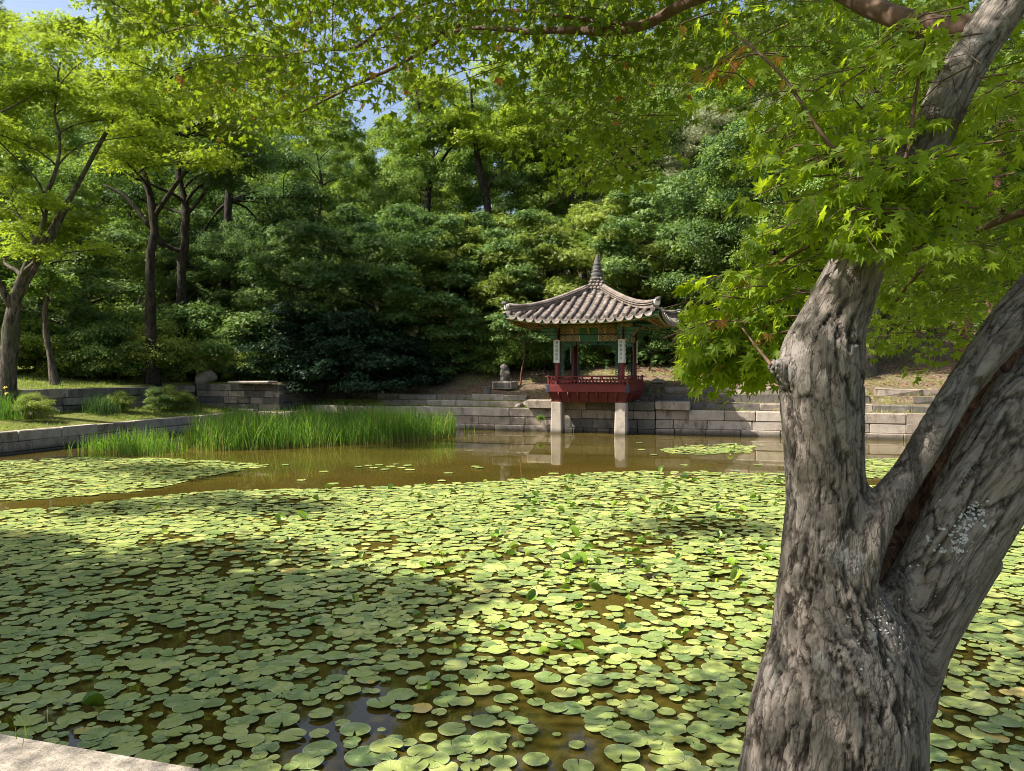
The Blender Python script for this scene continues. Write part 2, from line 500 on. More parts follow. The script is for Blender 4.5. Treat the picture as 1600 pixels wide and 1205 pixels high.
def axis(lo, hi, dense_lo, dense_hi, step, edges):
    a = list(np.arange(dense_lo, dense_hi + 1e-6, step))
    x, s = dense_lo, step
    while x > lo:
        s *= 1.25; x -= s; a.append(x)
    x, s = dense_hi, step
    while x < hi:
        s *= 1.25; x += s; a.append(x)
    a = np.array(a)
    for e in edges:
        a = a[np.abs(a - e) > 0.12]
    a = np.concatenate([a] + [[e - 0.012, e + 0.012] for e in edges])
    return np.sort(a)
gu = axis(-420, 420, -46, 40, 0.7, [PU0 - EB, PU1 + EB, LEFT_WALL_U - EB, CORNER_U, -18.5, -7.3, -2.9, -5.0])
gv = axis(-300, 480, -3, 62, 0.7, [PV0 - EB, PV1 + EB, CORNER_V + EB, BACK_WALL_V + EB, 29.6 + EB, 30.3 + EB, 31.0 + EB, 31.2 + EB, 33.5])
UU, VV = np.meshgrid(gu, gv, indexing='ij')
HH = ground_h(UU, VV)
HH = HH + np.where(np.abs(HH + 0.8) > 0.01, 0.03 * (vnoise(np.stack([UU * 1.3, VV * 1.3, UU * 0], -1).reshape(-1, 3), 9).reshape(UU.shape) - 0.5), 0)
nu, nv = UU.shape
ii = np.arange(nu - 1)[:, None] * nv + np.arange(nv - 1)[None, :]
GF = np.stack([ii, ii + nv, ii + nv + 1, ii + 1], -1).reshape(-1, 4)
grassy = (((UU < PU0) & (VV < 40)) | ((VV > PV1) & (VV < 30.3) & (UU < -5)) * 0.7 | (VV < 1)).astype(float) if False else \
    np.clip(1.0 * ((UU < PU0) & (VV < 34)) + 0.65 * ((VV > PV1) & (VV < 31.2) & (UU < -5)) + 0.8 * (VV < PV0), 0, 1)
gvar = np.stack([grassy.ravel(), 0 * UU.ravel(), 0 * UU.ravel(), 0 * UU.ravel()], -1)
t = NT('earth_and_moss')
p = t.pos()
a = t.n('SeparateColor', {0: t.attr().outputs['Color']}).outputs[0]
n1, n2, n3 = t.noise(0.8, 6, 0.65, p), t.noise(9.0, 5, 0.7, p), t.noise(45.0, 3, 0.7, p)
earth = t.ramp(n2, [(0.3, (0.05, 0.034, 0.022)), (0.5, (0.13, 0.095, 0.065)), (0.68, (0.26, 0.20, 0.145))])
moss = t.ramp(n2, [(0.3, (0.04, 0.055, 0.012)), (0.52, (0.12, 0.14, 0.03)), (0.7, (0.26, 0.24, 0.08))])
gm = t.ramp(t.math('ADD', t.math('MULTIPLY', a, 0.75), t.math('MULTIPLY', n1, 0.5)), [(0.42, (0, 0, 0)), (0.62, (1, 1, 1))])
mo2 = t.ramp(n1, [(0.46, (0, 0, 0)), (0.62, (0.7, 0.7, 0.7))])
c = t.mix(mo2, earth, moss)
c = t.mix(gm, c, moss)
c = t.mix(t.ramp(n3, [(0.6, (0, 0, 0)), (0.68, (0.6, 0.6, 0.6))]), c, (0.30, 0.22, 0.15))
M['ground'] = t.done(t.pbr(c, 0.95, t.bump(t.math('ADD', n2, t.math('MULTIPLY', n3, 0.4)), 0.9, 0.05), spec=0.1))
ground = link('ground', mesh('ground', np.stack([UU, VV, HH], -1).reshape(-1, 3), GF, M['ground'], gvar, True))
tag(ground, kind='structure')
def hz(u, v):
    return float(ground_h(np.array([u]), np.array([v]))[0])

# ------------------------------------------------------------------ water
t = NT('murky_pond_water')
p = t.pos()
n1 = t.noise(0.35, 3, 0.5, p)
c = t.ramp(n1, [(0.3, (0.048, 0.036, 0.0065)), (0.7, (0.082, 0.062, 0.0115))])
h = t.math('ADD', t.noise(2.2, 2, 0.5, t.mapping(p, (1, 1.6, 1))), t.math('MULTIPLY', t.noise(9.0, 2, 0.5, p), 0.25))
sh = t.pbr(c, 0.025, t.bump(h, 0.022, 0.02), spec=0.5)
sh.node.inputs['IOR'].default_value = 1.33
M['water'] = t.done(sh)
wu = np.array([PU0 - 0.14, PU1 + 0.14]); wv = np.array([PV0 - 0.1, PV1 + 0.14])
water = link('water', mesh('water', [(wu[0], wv[0], 0), (wu[1], wv[0], 0), (wu[1], wv[1], 0), (wu[0], wv[1], 0)], [(0, 1, 2, 3)], M['water']))
tag(water, kind='structure')

# ------------------------------------------------------------------ stone walls of single blocks
def stone_wall(name, a, b, courses, label, cat, length=(0.9, 1.5), depth=0.38, rough=0.006, prot=0.015, seed=0, mats=('granite',), parent=None, skip=0.0):
    """blocks in courses along the line a-b (plan); the face looks to the right-hand side of a->b"""
    r = random.Random(seed)
    root = parent or thing(name, (a[0], a[1], courses[0][0]), label, cat)
    dx, dy = b[0] - a[0], b[1] - a[1]
    L = math.hypot(dx, dy)
    root_z = courses[0][0]
    ang = math.atan2(dy, dx)
    if not parent:
        root.rotation_euler = (0, 0, ang)
    for ci, cs in enumerate(courses):
        z0, z1, out = cs[0], cs[1], cs[2]
        lo, hi = (cs[3] if len(cs) > 3 else length)
        x = 0.0 if ci == 0 else 0.0
        first = True
        while x < L - 0.05:
            w = r.uniform(lo, hi)
            if first: w *= r.uniform(0.4, 1.0); first = False
            if L - (x + w) < lo * 0.4: w = L - x
            w = min(w, L - x)
            if skip and r.random() < skip: x += w; continue
            g = r.uniform(0.004, 0.012)
            pr = out + r.uniform(-prot, prot)
            ch = r.uniform(0.012, 0.028)
            mb = MB()
            mb.box(-w / 2 + g, w / 2 - g, -pr, depth - 0.05, 0.004, z1 - z0 - g + r.uniform(-rough, rough), ch, jit=rough * 0.5)
            o = mb.build('stone', M[r.choice(mats)], root)
            o.location = (x + w / 2, 0, z0 - root_z)
            o.rotation_euler = (0, 0, r.uniform(-0.006, 0.006))
            x += w
    return root

# far wall, left part, platform part, right part (faces toward the camera: -v)
stone_wall('pond_wall', (-17.6, 28.7), (-6.9, 28.7), [(-0.35, 0.22, 0.10, (0.7, 1.3)), (0.22, 0.54, 0.0, (1.1, 2.0)), (0.54, 0.885, 0.015, (1.6, 2.8))],
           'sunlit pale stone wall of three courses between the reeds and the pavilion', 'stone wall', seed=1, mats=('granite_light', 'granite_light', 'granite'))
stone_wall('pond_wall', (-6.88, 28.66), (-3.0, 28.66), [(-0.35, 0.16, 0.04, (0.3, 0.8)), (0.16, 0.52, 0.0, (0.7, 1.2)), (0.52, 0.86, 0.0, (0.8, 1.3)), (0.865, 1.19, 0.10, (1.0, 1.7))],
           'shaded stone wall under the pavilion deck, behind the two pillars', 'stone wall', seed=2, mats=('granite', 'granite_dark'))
stone_wall('pond_wall', (-2.98, 28.7), (11.6, 28.7), [(-0.35, 0.20, 0.09, (0.8, 1.5)), (0.20, 0.53, 0.0, (1.0, 1.6)), (0.53, 0.90, 0.01, (1.1, 1.8))],
           'long grey stone wall of the far bank to the right of the pavilion', 'stone wall', seed=3, mats=('granite', 'granite_light', 'granite'))
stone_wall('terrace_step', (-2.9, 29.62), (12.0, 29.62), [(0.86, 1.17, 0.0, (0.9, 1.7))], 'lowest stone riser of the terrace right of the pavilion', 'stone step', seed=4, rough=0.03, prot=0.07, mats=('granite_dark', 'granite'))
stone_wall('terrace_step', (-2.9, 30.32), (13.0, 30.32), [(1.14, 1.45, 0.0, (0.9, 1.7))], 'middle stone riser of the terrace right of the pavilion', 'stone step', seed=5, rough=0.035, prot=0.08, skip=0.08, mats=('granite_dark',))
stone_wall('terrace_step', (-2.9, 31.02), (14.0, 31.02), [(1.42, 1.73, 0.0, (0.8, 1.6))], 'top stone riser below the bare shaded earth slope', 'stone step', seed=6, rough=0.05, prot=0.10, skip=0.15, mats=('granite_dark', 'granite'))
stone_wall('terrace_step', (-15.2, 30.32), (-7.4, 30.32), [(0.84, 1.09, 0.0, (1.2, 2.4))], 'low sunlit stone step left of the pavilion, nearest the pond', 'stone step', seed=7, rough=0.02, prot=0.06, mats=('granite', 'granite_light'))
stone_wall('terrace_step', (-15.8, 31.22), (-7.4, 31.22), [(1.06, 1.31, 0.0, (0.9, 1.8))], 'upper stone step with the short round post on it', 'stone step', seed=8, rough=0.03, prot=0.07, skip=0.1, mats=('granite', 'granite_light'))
stone_wall('pond_wall', (PU0 - 0.0, 26.9), (-17.5, 26.9), [(-0.35, 0.36, 0.02, (0.8, 1.3)), (0.36, 0.67, 0.0, (0.9, 1.5))], 'short wall piece at the far left corner behind the reeds', 'stone wall', seed=9)
stone_wall('pond_wall', (-17.52, 26.9), (-17.52, 28.75), [(-0.35, 0.36, 0.02), (0.36, 0.70, 0.0)], 'short return of the wall hidden behind the reeds', 'stone wall', seed=10)
# left bank coping (faces +u)
stone_wall('bank_kerb', (PU0, 3.0), (PU0, 26.9), [(-0.35, 0.06, 0.10, (1.4, 2.4)), (0.06, 0.34, 0.03, (1.4, 2.4)), (0.34, 0.65, 0.0, (1.3, 1.7))],
           'low grey granite kerb wall along the left bank of the pond', 'stone kerb', seed=11, mats=('granite', 'granite', 'granite_light'), depth=0.42)
# left upper retaining wall
stone_wall('retaining_wall', (LEFT_WALL_U, 6.0), (LEFT_WALL_U, 27.45), [(0.75, 1.15, 0.03, (0.6, 1.1)), (1.15, 1.42, 0.0, (0.8, 1.4)), (1.42, 1.74, 0.02, (1.0, 2.2))],
           'mossy rough retaining wall below the lawn on the left', 'stone wall', seed=12, mats=('granite_dark', 'granite_dark', 'granite'), rough=0.012, prot=0.03)
stone_wall('retaining_wall', (LEFT_WALL_U + 0.05, 27.45), (-18.4, 27.45), [(0.60, 0.96, 0.0, (0.6, 0.95)), (0.96, 1.24, 0.0, (0.6, 0.95)), (1.24, 1.52, 0.0, (0.6, 1.0)), (1.52, 1.80, 0.02, (0.8, 1.5))],
           'squared block wall with joints at the end of the lawn, behind the kerb', 'stone wall', seed=13, mats=('granite', 'granite_dark'))
stone_wall('retaining_wall', (-18.42, 27.45), (-18.42, 31.0), [(0.60, 1.0, 0.0), (1.0, 1.4, 0.0), (1.4, 1.8, 0.0)],
           'side return of the block wall going back under the shrubs', 'stone wall', seed=14, mats=('granite_dark',))
# near bank kerb at the lower left corner
stone_wall('near_kerb', (3.6, PV0), (-9.0, PV0), [(-0.35, 0.45, 0.0, (1.0, 1.6)), (0.45, 0.855, 0.012, (1.05, 1.35))],
           'pale speckled granite kerb at the lower left corner, beside the camera', 'stone kerb', seed=15, mats=('granite_light',), depth=0.36)
slab = MB().box(-0.95, 0.95, -0.38, 0.38, 0, 0.10, 0.02, jit=0.006).build('stone_slab', M['granite_light'])
tag(slab, 'flat pale slab lying on the end of the block wall', 'stone slab')
slab.location = W(395, 600, 31.6); slab.location.z = 1.83; slab.rotation_euler = (0.0, 0, 0.04)
b2 = MB().box(-0.5, 0.5, -0.35, 0.35, 0, 0.33, 0.025, jit=0.006).build('stone_block', M['granite'])
tag(b2, 'protruding stone block resting on the wall left of the pavilion pillar', 'stone block')
b2.location = (-7.45, 28.86, 0.895)
b3 = MB().box(-0.62, 0.62, -0.42, 0.42, 0, 0.31, 0.025, jit=0.006).build('stone_block', M['granite'])
tag(b3, 'protruding stone block resting on the wall right of the pavilion pillar', 'stone block')
b3.location = (-2.35, 28.95, 0.905)

def rock(name, loc, size, label, mat='granite', seed=0, cat='rock', parent=None, sub=3):
    bm_v, bm_f = [], []
    import bmesh
    bm = bmesh.new()
    bmesh.ops.create_icosphere(bm, subdivisions=sub, radius=1.0)
    V = np.array([v.co[:] for v in bm.verts]); F = np.array([[v.index for v in f.verts] for f in bm.faces])
    bm.free()
    d = fbm(V * 1.1 + seed * 7.3, 3, seed)
    V = V * (0.85 + 0.35 * d)[:, None]
    rr_ = np.random.default_rng(seed + 100)
    for _ in range(16):
        nn = rr_.normal(size=3); nn /= np.linalg.norm(nn)
        V = V - np.maximum(V @ nn - rr_.uniform(.55, .85), 0)[:, None] * nn
    V = V * np.array(size)[None, :]
    V[:, 2] += size[2] * 0.45
    o = link(name, mesh(name, V, F, M[mat], None, False), parent, loc)
    if not parent: tag(o, label, cat)
    return o
q = G(318, 600, 1.78)
rock('rock', (*XZ(-13.5, 33.1), hz(*XZ(-13.5, 33.1)) - 0.03), (0.62, 0.45, 0.44), 'grey boulder standing above the block wall, below the shrubs', seed=3)
for k, (px, py, Z, s, lab) in enumerate([(828, 606, 31.4, 0.45, 'sunlit broken boulder just left of the pavilion deck'), (812, 611, 31.0, 0.25, 'small broken stone beside the sunlit boulder'),
                                         (1028, 592, 31.8, 0.35, 'rough stone on the slope right behind the pavilion'), (1060, 584, 32.8, 0.30, 'small stone half buried in the slope right of the pavilion'),
                                         (40, 612, 24.3, 0.4, 'flat root-side stone beside the big trunk on the lawn')]):
    w = W(px, py, Z)
    rock('rock', (w.x, w.y, hz(w.x, w.y) - 0.02), (s, s * 0.8, s * 0.55), lab, seed=10 + k, sub=2)

# standing stone, round post
st = thing('standing_stone', (0, 0, 0), 'tall narrow weathered stone set on a carved rectangular pedestal', 'standing stone')
w = W(789, 609, 34.2)
st.location = (w.x, w.y, hz(w.x, w.y) - 0.02); st.rotation_euler = (0, 0, -0.2)
mb = MB().box(-0.50, 0.50, -0.33, 0.33, 0, 0.36, 0.03, jit=0.006); mb.build('pedestal', M['granite_light'], st)
mb = MB().box(-0.42, 0.42, -0.345, -0.325, 0.07, 0.29, 0.0)
mb.build('carved_panel', M['granite_dark'], st)
V, F4, F3 = tube_geo(smooth_path([(0, 0, 0.34), (0.02, 0, 0.6), (-0.03, 0, 0.9), (0, 0, 1.12)], 4), np.array([.25, .22, .21, .24, .26, .25, .22, .2, .2, .2, .19, .16, .1]), 12)
V = V * np.array([1, 0.8, 1]) + (vnoise(V * 7, 4)[:, None] - 0.5) * 0.12
link('stone', mesh('stone', V, [F4, F3], M['granite_dark'], None, False), st)
po = MB().lathe([(0.0, -0.02), (0.17, 0), (0.17, 0.36), (0.155, 0.39)], 14).build('stone_post', M['granite_dark'], None, False)
tag(po, 'short round dark stone post on the upper step', 'stone post')
w = W(738, 612, 31.35); po.location = (w.x, 31.5, hz(w.x, 31.5) - 0.01)
# stone spout at the kerb end
sp = MB().box(-0.5, 0.5, -0.16, 0.16, 0, 0.13, 0.02).build('stone_spout', M['granite_dark'])
tag(sp, 'low dark stone water spout at the end of the left kerb', 'stone spout')
w = W(385, 642, 30.2); sp.location = (PU0 + 0.35, 26.6, 0.66)

# ================================================================== THE PAVILION
pav = thing('pavilion', (PAV_C[0], PAV_C[1], 0.0), 'small square red pavilion with a tiled pyramid roof, standing on stone pillars', 'pavilion', rz=PAV_ROT)
HW = 1.225
def rotm(k):
    return Matrix.Rotation(k * math.pi / 2, 4, 'Z')
corners = [(-HW, -HW), (HW, -HW), (HW, HW), (-HW, HW)]
for k, (x, y) in enumerate(corners):
    front = y < 0
    z0 = -0.6 if front else 0.8
    mb = MB()
    prof = [(0.235, z0), (0.225, z0 + 0.0), (0.205, 1.19)]
    V = []
    for (r, z) in [(0.25 if front else 0.22, z0), (0.205, 1.17), (0.195, 1.19)]:
        c = r * 0.22
        for (sx, sy) in ((-r, -r + c), (-r + c, -r), (r - c, -r), (r, -r + c), (r, r - c), (r - c, r), (-r + c, r), (-r, r - c)):
            V.append((x + sx, y + sy, z))
    F = [(i * 8 + j, i * 8 + (j + 1) % 8, (i + 1) * 8 + (j + 1) % 8, (i + 1) * 8 + j) for i in range(2) for j in range(8)]
    mb.add(V, F, [(16, 16 + j, 16 + j + 1) for j in range(1, 7)])
    mb.build('stone_pillar', M['granite_light'], pav)
    mb = MB().lathe([(0.115, 1.45), (0.115, 4.0)], 16, (x, y, 0))
    col = mb.build('column', M['red'], pav, True)
# plaques with writing on the two outward faces of each column
def glyphs(text, size, mat, parent, Mx):
    cu = bpy.data.curves.new('lettering', 'FONT')
    cu.body = text; cu.size = size; cu.align_x = 'CENTER'; cu.align_y = 'TOP'; cu.space_line = 1.32; cu.extrude = 0.002
    o = bpy.data.objects.new('lettering', cu)
    COL.objects.link(o)
    dg = bpy.context.evaluated_depsgraph_get()
    me = bpy.data.meshes.new_from_object(o.evaluated_get(dg))
    bpy.data.objects.remove(o)
    me.materials.clear(); me.materials.append(mat)
    t = link('lettering', me, parent)
    t.matrix_local = Mx
    return t
texts = {(0, 0): '是\n杉\n從\n空\n立', (1, 0): '正\n愛\n海\n月\n古', (1, 1): '花\n明\n水\n面\n香', (2, 1): '碧\n荷\n生\n夏\n風'}
for k, (x, y) in enumerate(corners):
    for f in (0, 1):
        if f == 0:
            ny = -1 if y < 0 else 1; ax = 0.0 if ny < 0 else math.pi
            cxp, cyp = x, y + ny * 0.128
        else:
            nx = -1 if x < 0 else 1; ax = math.pi / 2 if nx > 0 else -math.pi / 2
            cxp, cyp = x + nx * 0.128, y
        Mx = Matrix.Translation((cxp, cyp, 0)) @ Matrix.Rotation(ax, 4, 'Z')
        pl = MB().box(-0.105, 0.105, -0.012, 0.012, 2.66, 3.53, 0.004).build('plaque', M['white'], pav)
        pl.matrix_local = Mx
        if (k, f) in texts:
            glyphs(texts[(k, f)], 0.115, M['black'], pl, Matrix.Translation((0, -0.0145, 3.49)) @ Matrix.Rotation(math.pi / 2, 4, 'X'))
        # pale pink curved bracket tongue above each plaque
        tg = MB().tube(smooth_path([(0, -0.02, 3.53), (0.0, -0.05, 3.68), (-0.0, -0.14, 3.78), (0, -0.20, 3.90), (0, -0.30, 3.97)], 3), [0.03] * 4 + [0.035] * 5 + [0.03] * 3 + [0.015], 6)
        o = tg.build('bracket_tongue', M['pink'], pav, True); o.matrix_local = Mx
# deck frame, floor, skirt, joists
D = HW + 0.34
for k in range(4):
    Mr = rotm(k)
    MB().box(-D + 0.1, D - 0.1, -D, -D + 0.10, 1.57, 1.83, 0.012).build('deck_beam', M['red'], pav).matrix_local = Mr
    # corner iron straps
    mb = MB().box(-D - 0.006, -D + 0.13, -D - 0.006, -D + 0.13, 1.562, 1.842, 0.006)
    mb.build('corner_strap', M['bluegrey'], pav).matrix_local = Mr
    # skirt boards slanting in, with curved ribs
    a, b = D - 0.04, HW + 0.16
    mb = MB().add([(-a, -a, 1.57), (a, -a, 1.57), (b, -b, 1.19), (-b, -b, 1.19), (-a, -a + .03, 1.57), (a, -a + .03, 1.57), (b, -b + .03, 1.19), (-b, -b + .03, 1.19)],
                  [(0, 3, 2, 1), (4, 5, 6, 7), (3, 7, 6, 2)])
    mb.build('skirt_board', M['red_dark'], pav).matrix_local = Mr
    for j in range(7):
        x = -1.05 + j * 0.35
        f = abs(x) / a
        rb = MB().tube(smooth_path([(x * 1.05, -a - 0.025, 1.565), (x * 1.04, -a - 0.05, 1.46), (x * 1.02, -b - 0.06, 1.33), (x, -b - 0.02, 1.205)], 3), 0.030, 6)
        rb.build('rib', M['red'], pav, True).matrix_local = Mr
    for s in (-1, 1):
        MB().box(s * HW - 0.09, s * HW + 0.09, -b - 0.03, -b + 0.05, 1.192, 1.55, 0.008).build('skirt_post', M['red'], pav).matrix_local = Mr
    # sill between the columns
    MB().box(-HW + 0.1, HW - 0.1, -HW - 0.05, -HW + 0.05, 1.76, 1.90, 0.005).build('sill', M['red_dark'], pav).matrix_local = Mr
    # railing
    if True:
        MB().tube([(-D - 0.08, -D + 0.05, 2.145), (D + 0.08, -D + 0.05, 2.145)], 0.022, 8).build('top_rail', M['red'], pav, True).matrix_local = Mr
        MB().box(-D + 0.03, D - 0.03, -D + 0.03, -D + 0.07, 2.00, 2.035).build('middle_rail', M['red'], pav).matrix_local = Mr
        MB().box(-D + 0.03, D - 0.03, -D + 0.025, -D + 0.075, 1.832, 1.862).build('bottom_rail', M['red'], pav).matrix_local = Mr
        mb = MB()
        n = 22
        for j in range(n):
            x = -D + 0.09 + (2 * D - 0.18) * j / (n - 1)
            mb.box(x - 0.034, x + 0.034, -D + 0.038, -D + 0.062, 1.945, 2.0)
            mb.box(x - 0.017, x + 0.017, -D + 0.038, -D + 0.062, 1.862, 1.945)
        mb.build('balustrade', M['red'], pav).matrix_local = Mr
        for j in range(8):
            x = -D + 0.22 + (2 * D - 0.44) * j / 7
            MB().tube([(x, -D + 0.05, 2.036), (x, -D + 0.03, 2.085), (x, -D + 0.05, 2.125)], [0.02, 0.028, 0.016], 6).build('rail_bracket', M['red'], pav, True).matrix_local = Mr
        MB().box(-D + 0.02, -D + 0.09, -D + 0.02, -D + 0.09, 1.834, 2.19, 0.006).build('corner_post', M['red'], pav).matrix_local = Mr
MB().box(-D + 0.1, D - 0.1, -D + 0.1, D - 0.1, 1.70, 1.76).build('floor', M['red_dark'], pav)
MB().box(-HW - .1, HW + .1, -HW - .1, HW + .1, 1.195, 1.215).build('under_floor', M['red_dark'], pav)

# painted beams and carved frames on each side
def scroll(mb, cx, cz, s, flip, y):
    P = []
    for q in range(15):
        a = q / 14 * 2 * math.pi * 1.15
        r = s * (0.18 + 0.82 * (1 - q / 14) ** 0.8)
        P.append((cx + flip * r * math.cos(a + 1.57), y, cz + r * math.sin(a + 1.57)))
    mb.tube(P, s * 0.24, 4, True)
for k in range(4):
    Mr = rotm(k)
    y = -HW
    MB().box(-HW + 0.11, -0.36, y - 0.07, y + 0.07, 3.47, 3.70, 0.006).build('painted_beam', M['danch'], pav).matrix_local = Mr
    MB().box(0.36, HW - 0.11, y - 0.07, y + 0.07, 3.47, 3.70, 0.006).build('painted_beam', M['danch'], pav).matrix_local = Mr
    MB().box(-0.358, 0.358, y - 0.07, y + 0.07, 3.47, 3.70, 0.006).build('green_beam_panel', M['green'], pav).matrix_local = Mr
    for x in (-0.37, 0.355):
        MB().box(x, x + 0.014, y - 0.076, y + 0.076, 3.468, 3.702).build('beam_band', M['white'], pav).matrix_local = Mr
    MB().box(-HW + 0.11, HW - 0.11, y - 0.045, y + 0.045, 3.70, 3.745).build('beam_gap_board', M['black'], pav).matrix_local = Mr
    MB().box(-HW + 0.11, -0.34, y - 0.055, y + 0.055, 3.745, 3.97, 0.004).build('frieze_board', M['danch'], pav).matrix_local = Mr
    MB().box(0.34, HW - 0.11, y - 0.055, y + 0.055, 3.745, 3.97, 0.004).build('frieze_board', M['danch'], pav).matrix_local = Mr
    MB().box(-0.338, 0.338, y - 0.058, y + 0.058, 3.745, 3.97, 0.004).build('green_frieze_panel', M['green'], pav).matrix_local = Mr
    MB().tube([(-HW - 0.35, y, 4.05), (HW + 0.35, y, 4.05)], 0.10, 10).build('purlin', M['danch'], pav, True).matrix_local = Mr
    for x in (-0.62, 0.0, 0.62):
        MB().tube(smooth_path([(x, y - 0.03, 3.76), (x, y - 0.11, 3.80), (x, y - 0.16, 3.89), (x, y - 0.26, 3.95)], 3), 0.035, 6).build('bracket_tongue', M['pink'], pav, True).matrix_local = Mr
    # carved corner brackets, three steps
    for s in (-1, 1):
        mb = MB()
        mb.box(s * HW - 0.06, s * HW + 0.06, y - 0.62, y - 0.10, 3.86, 3.98, 0.02)
        mb.box(s * HW - 0.05, s * HW + 0.05, y - 0.46, y - 0.10, 3.72, 3.85, 0.02)
        mb.box(s * HW - 0.045, s * HW + 0.045, y - 0.30, y - 0.10, 3.58, 3.71, 0.02)
        mb.build('carved_bracket', M['teal'], pav).matrix_local = Mr
        mb = MB()
        for j in range(5):
            scroll(mb, s * HW, 3.62 + 0.07 * j, 0.07, s, y - 0.22 - 0.09 * j)
        mb.build('bracket_scroll', M['green'], pav, True).matrix_local = Mr
    # scrollwork hung under the beam and down both columns
    for s in (-1, 1):
        mb = MB()
        for j in range(11):
            scroll(mb, s * (HW - 0.19), 2.08 + j * 0.135, 0.068, s if j % 2 else -s, y)
        mb.box(s * (HW - 0.122) - 0.008, s * (HW - 0.122) + 0.008, y - 0.014, y + 0.014, 1.95, 3.45)
        mb.build('side_scrollwork', M['teal'], pav, True).matrix_local = Mr
    mb = MB()
    for j in range(12):
        x = -HW + 0.32 + (2 * HW - 0.64) * j / 11
        dip = 0.10 * (abs(x) / HW) ** 2.5
        scroll(mb, x, 3.385 - dip, 0.068, 1 if j % 2 else -1, y)
        if abs(x) > 0.75:
            scroll(mb, x, 3.28 - dip * 1.6, 0.065, -1 if j % 2 else 1, y)
    mb.box(-HW + 0.12, HW - 0.12, y - 0.014, y + 0.014, 3.448, 3.468)
    mb.build('beam_scrollwork', M['teal'], pav, True).matrix_local = Mr

# roof ------------------------------------------------------------
E = 2.86
roof = link('roof', None, pav, (0, 0, 0))
def roof_z(x, y, off=0.0):
    m = max(abs(x), abs(y)) / E
    n = min(abs(x), abs(y)) / E
    m = min(m, 1.06)
    return 4.20 + 1.28 * max(1 - m, -0.05) ** 1.0 * (0.80 + 0.32 * (1 - m)) + 0.30 * (n ** 3.0) * (m ** 2) + off
# under-skin: soffit boards and eaves board
mb = MB()
for k in range(4):
    g = 10
    P, F = [], []
    for i in range(g + 1):
        y = -E + 0.04 + (E - 0.3) * i / g
        for j in range(g + 1):
            x = (j / g * 2 - 1) * -y
            P.append(tuple((rotm(k) @ Vector((x, y, roof_z(x, y, -0.10))))[:]))
    for i in range(g):
        for j in range(g):
            a = i * (g + 1) + j
            F.append((a, a + 1, a + g + 2, a + g + 1))
    mb.add(P, F)
mb.build('roof_boards', M['green'], roof)
for k in range(4):
    Mr = rotm(k)
    # eaves edge board (green) with a yellow line
    xs = np.linspace(-E + 0.05, E - 0.05, 17)
    for nm, mat, yo, z0, z1 in (('eaves_board', M['teal'], 0.075, -0.17, -0.06), ('eaves_line', M['yellow'], 0.060, -0.185, -0.165)):
        V, F = [], []
        for x in xs:
            z = roof_z(x, -E + yo)
            V += [(x, -E + yo, z + z0), (x, -E + yo, z + z1), (x, -E + yo + 0.05, z + z1), (x, -E + yo + 0.05, z + z0)]
        for i in range(len(xs) - 1):
            for j in range(4):
                a = i * 4
                F.append((a + j, a + (j + 1) % 4, a + 4 + (j + 1) % 4, a + 4 + j))
        MB().add(V, F).build(nm, mat, roof).matrix_local = Mr
    # rafters: round, with pale ends, and square flying rafters
    for j in range(14):
        x = -2.1 + 4.2 * j / 13
        xin = x * 0.60
        y0, y1 = -E + 0.48, -HW + 0.05
        z0, z1 = roof_z(x, y0) - 0.27, roof_z(xin, y1) - 0.30
        z0 = min(z0, 4.32)
        rf = MB().tube([(x, y0, z0), (xin, y1, max(z1, 4.17))], 0.048, 7).build('rafter', M['danch'], pav, True)
        rf.matrix_local = Mr
        MB().tube([(x * 1.003, y0 - 0.008, z0), (x, y0 + 0.004, z0)], 0.047, 7).build('rafter_end', M['pink'], rf)
    mb = MB()
    for j in range(18):
        x = -2.55 + 5.1 * j / 17
        y0 = -E + 0.13
        mb.tube([(x, y0, roof_z(x, y0) - 0.20), (x * 0.86, -E + 0.75, roof_z(x * 0.86, -E + 0.75) - 0.17)], 0.038, 4)
    o = mb.build('flying_rafter', M['danch'], roof); o.matrix_local = Mr; o['kind'] = 'stuff'
    # corner rafter
    MB().tube([(-E + 0.12, -E + 0.12, roof_z(-E + .12, -E + .12) - 0.21), (-HW, -HW, 4.22)], [0.085, 0.10], 4).build('corner_rafter', M['teal'], roof).matrix_local = Mr
# cover tiles
def halfpipe(r0, r1, L, n=6, th=0.018):
    V, F = [], []
    for (yy, r) in ((0, r0), (L, r1)):
        for i in range(n + 1):
            a = math.pi * i / n
            V.append((r * math.cos(a), yy, r * math.sin(a)))
        for i in range(n + 1):
            a = math.pi * i / n
            V.append(((r - th) * math.cos(a), yy, (r - th) * math.sin(a)))
    m = n + 1
    for i in range(n):
        F.append((i, i + 1, 2 * m + i + 1, 2 * m + i))
        F.append((i, m + i, m + i + 1, i + 1))
    return V, F
V, F = halfpipe(0.085, 0.074, 0.37)
tile_me = mesh('cover_tile', V, [F], M['tile'], None, True)
disc = MB(); disc.tube([(0, -0.012, 0.015), (0, 0.012, 0.015)], 0.082, 14); disc.tube([(0, -0.018, 0.015), (0, -0.008, 0.015)], 0.045, 10)
disc_me = disc.build('eave_disc', M['tile_light']).data; bpy.data.objects.remove(bpy.data.objects['eave_disc'])
SP = 2 * (E - 0.06) / 17
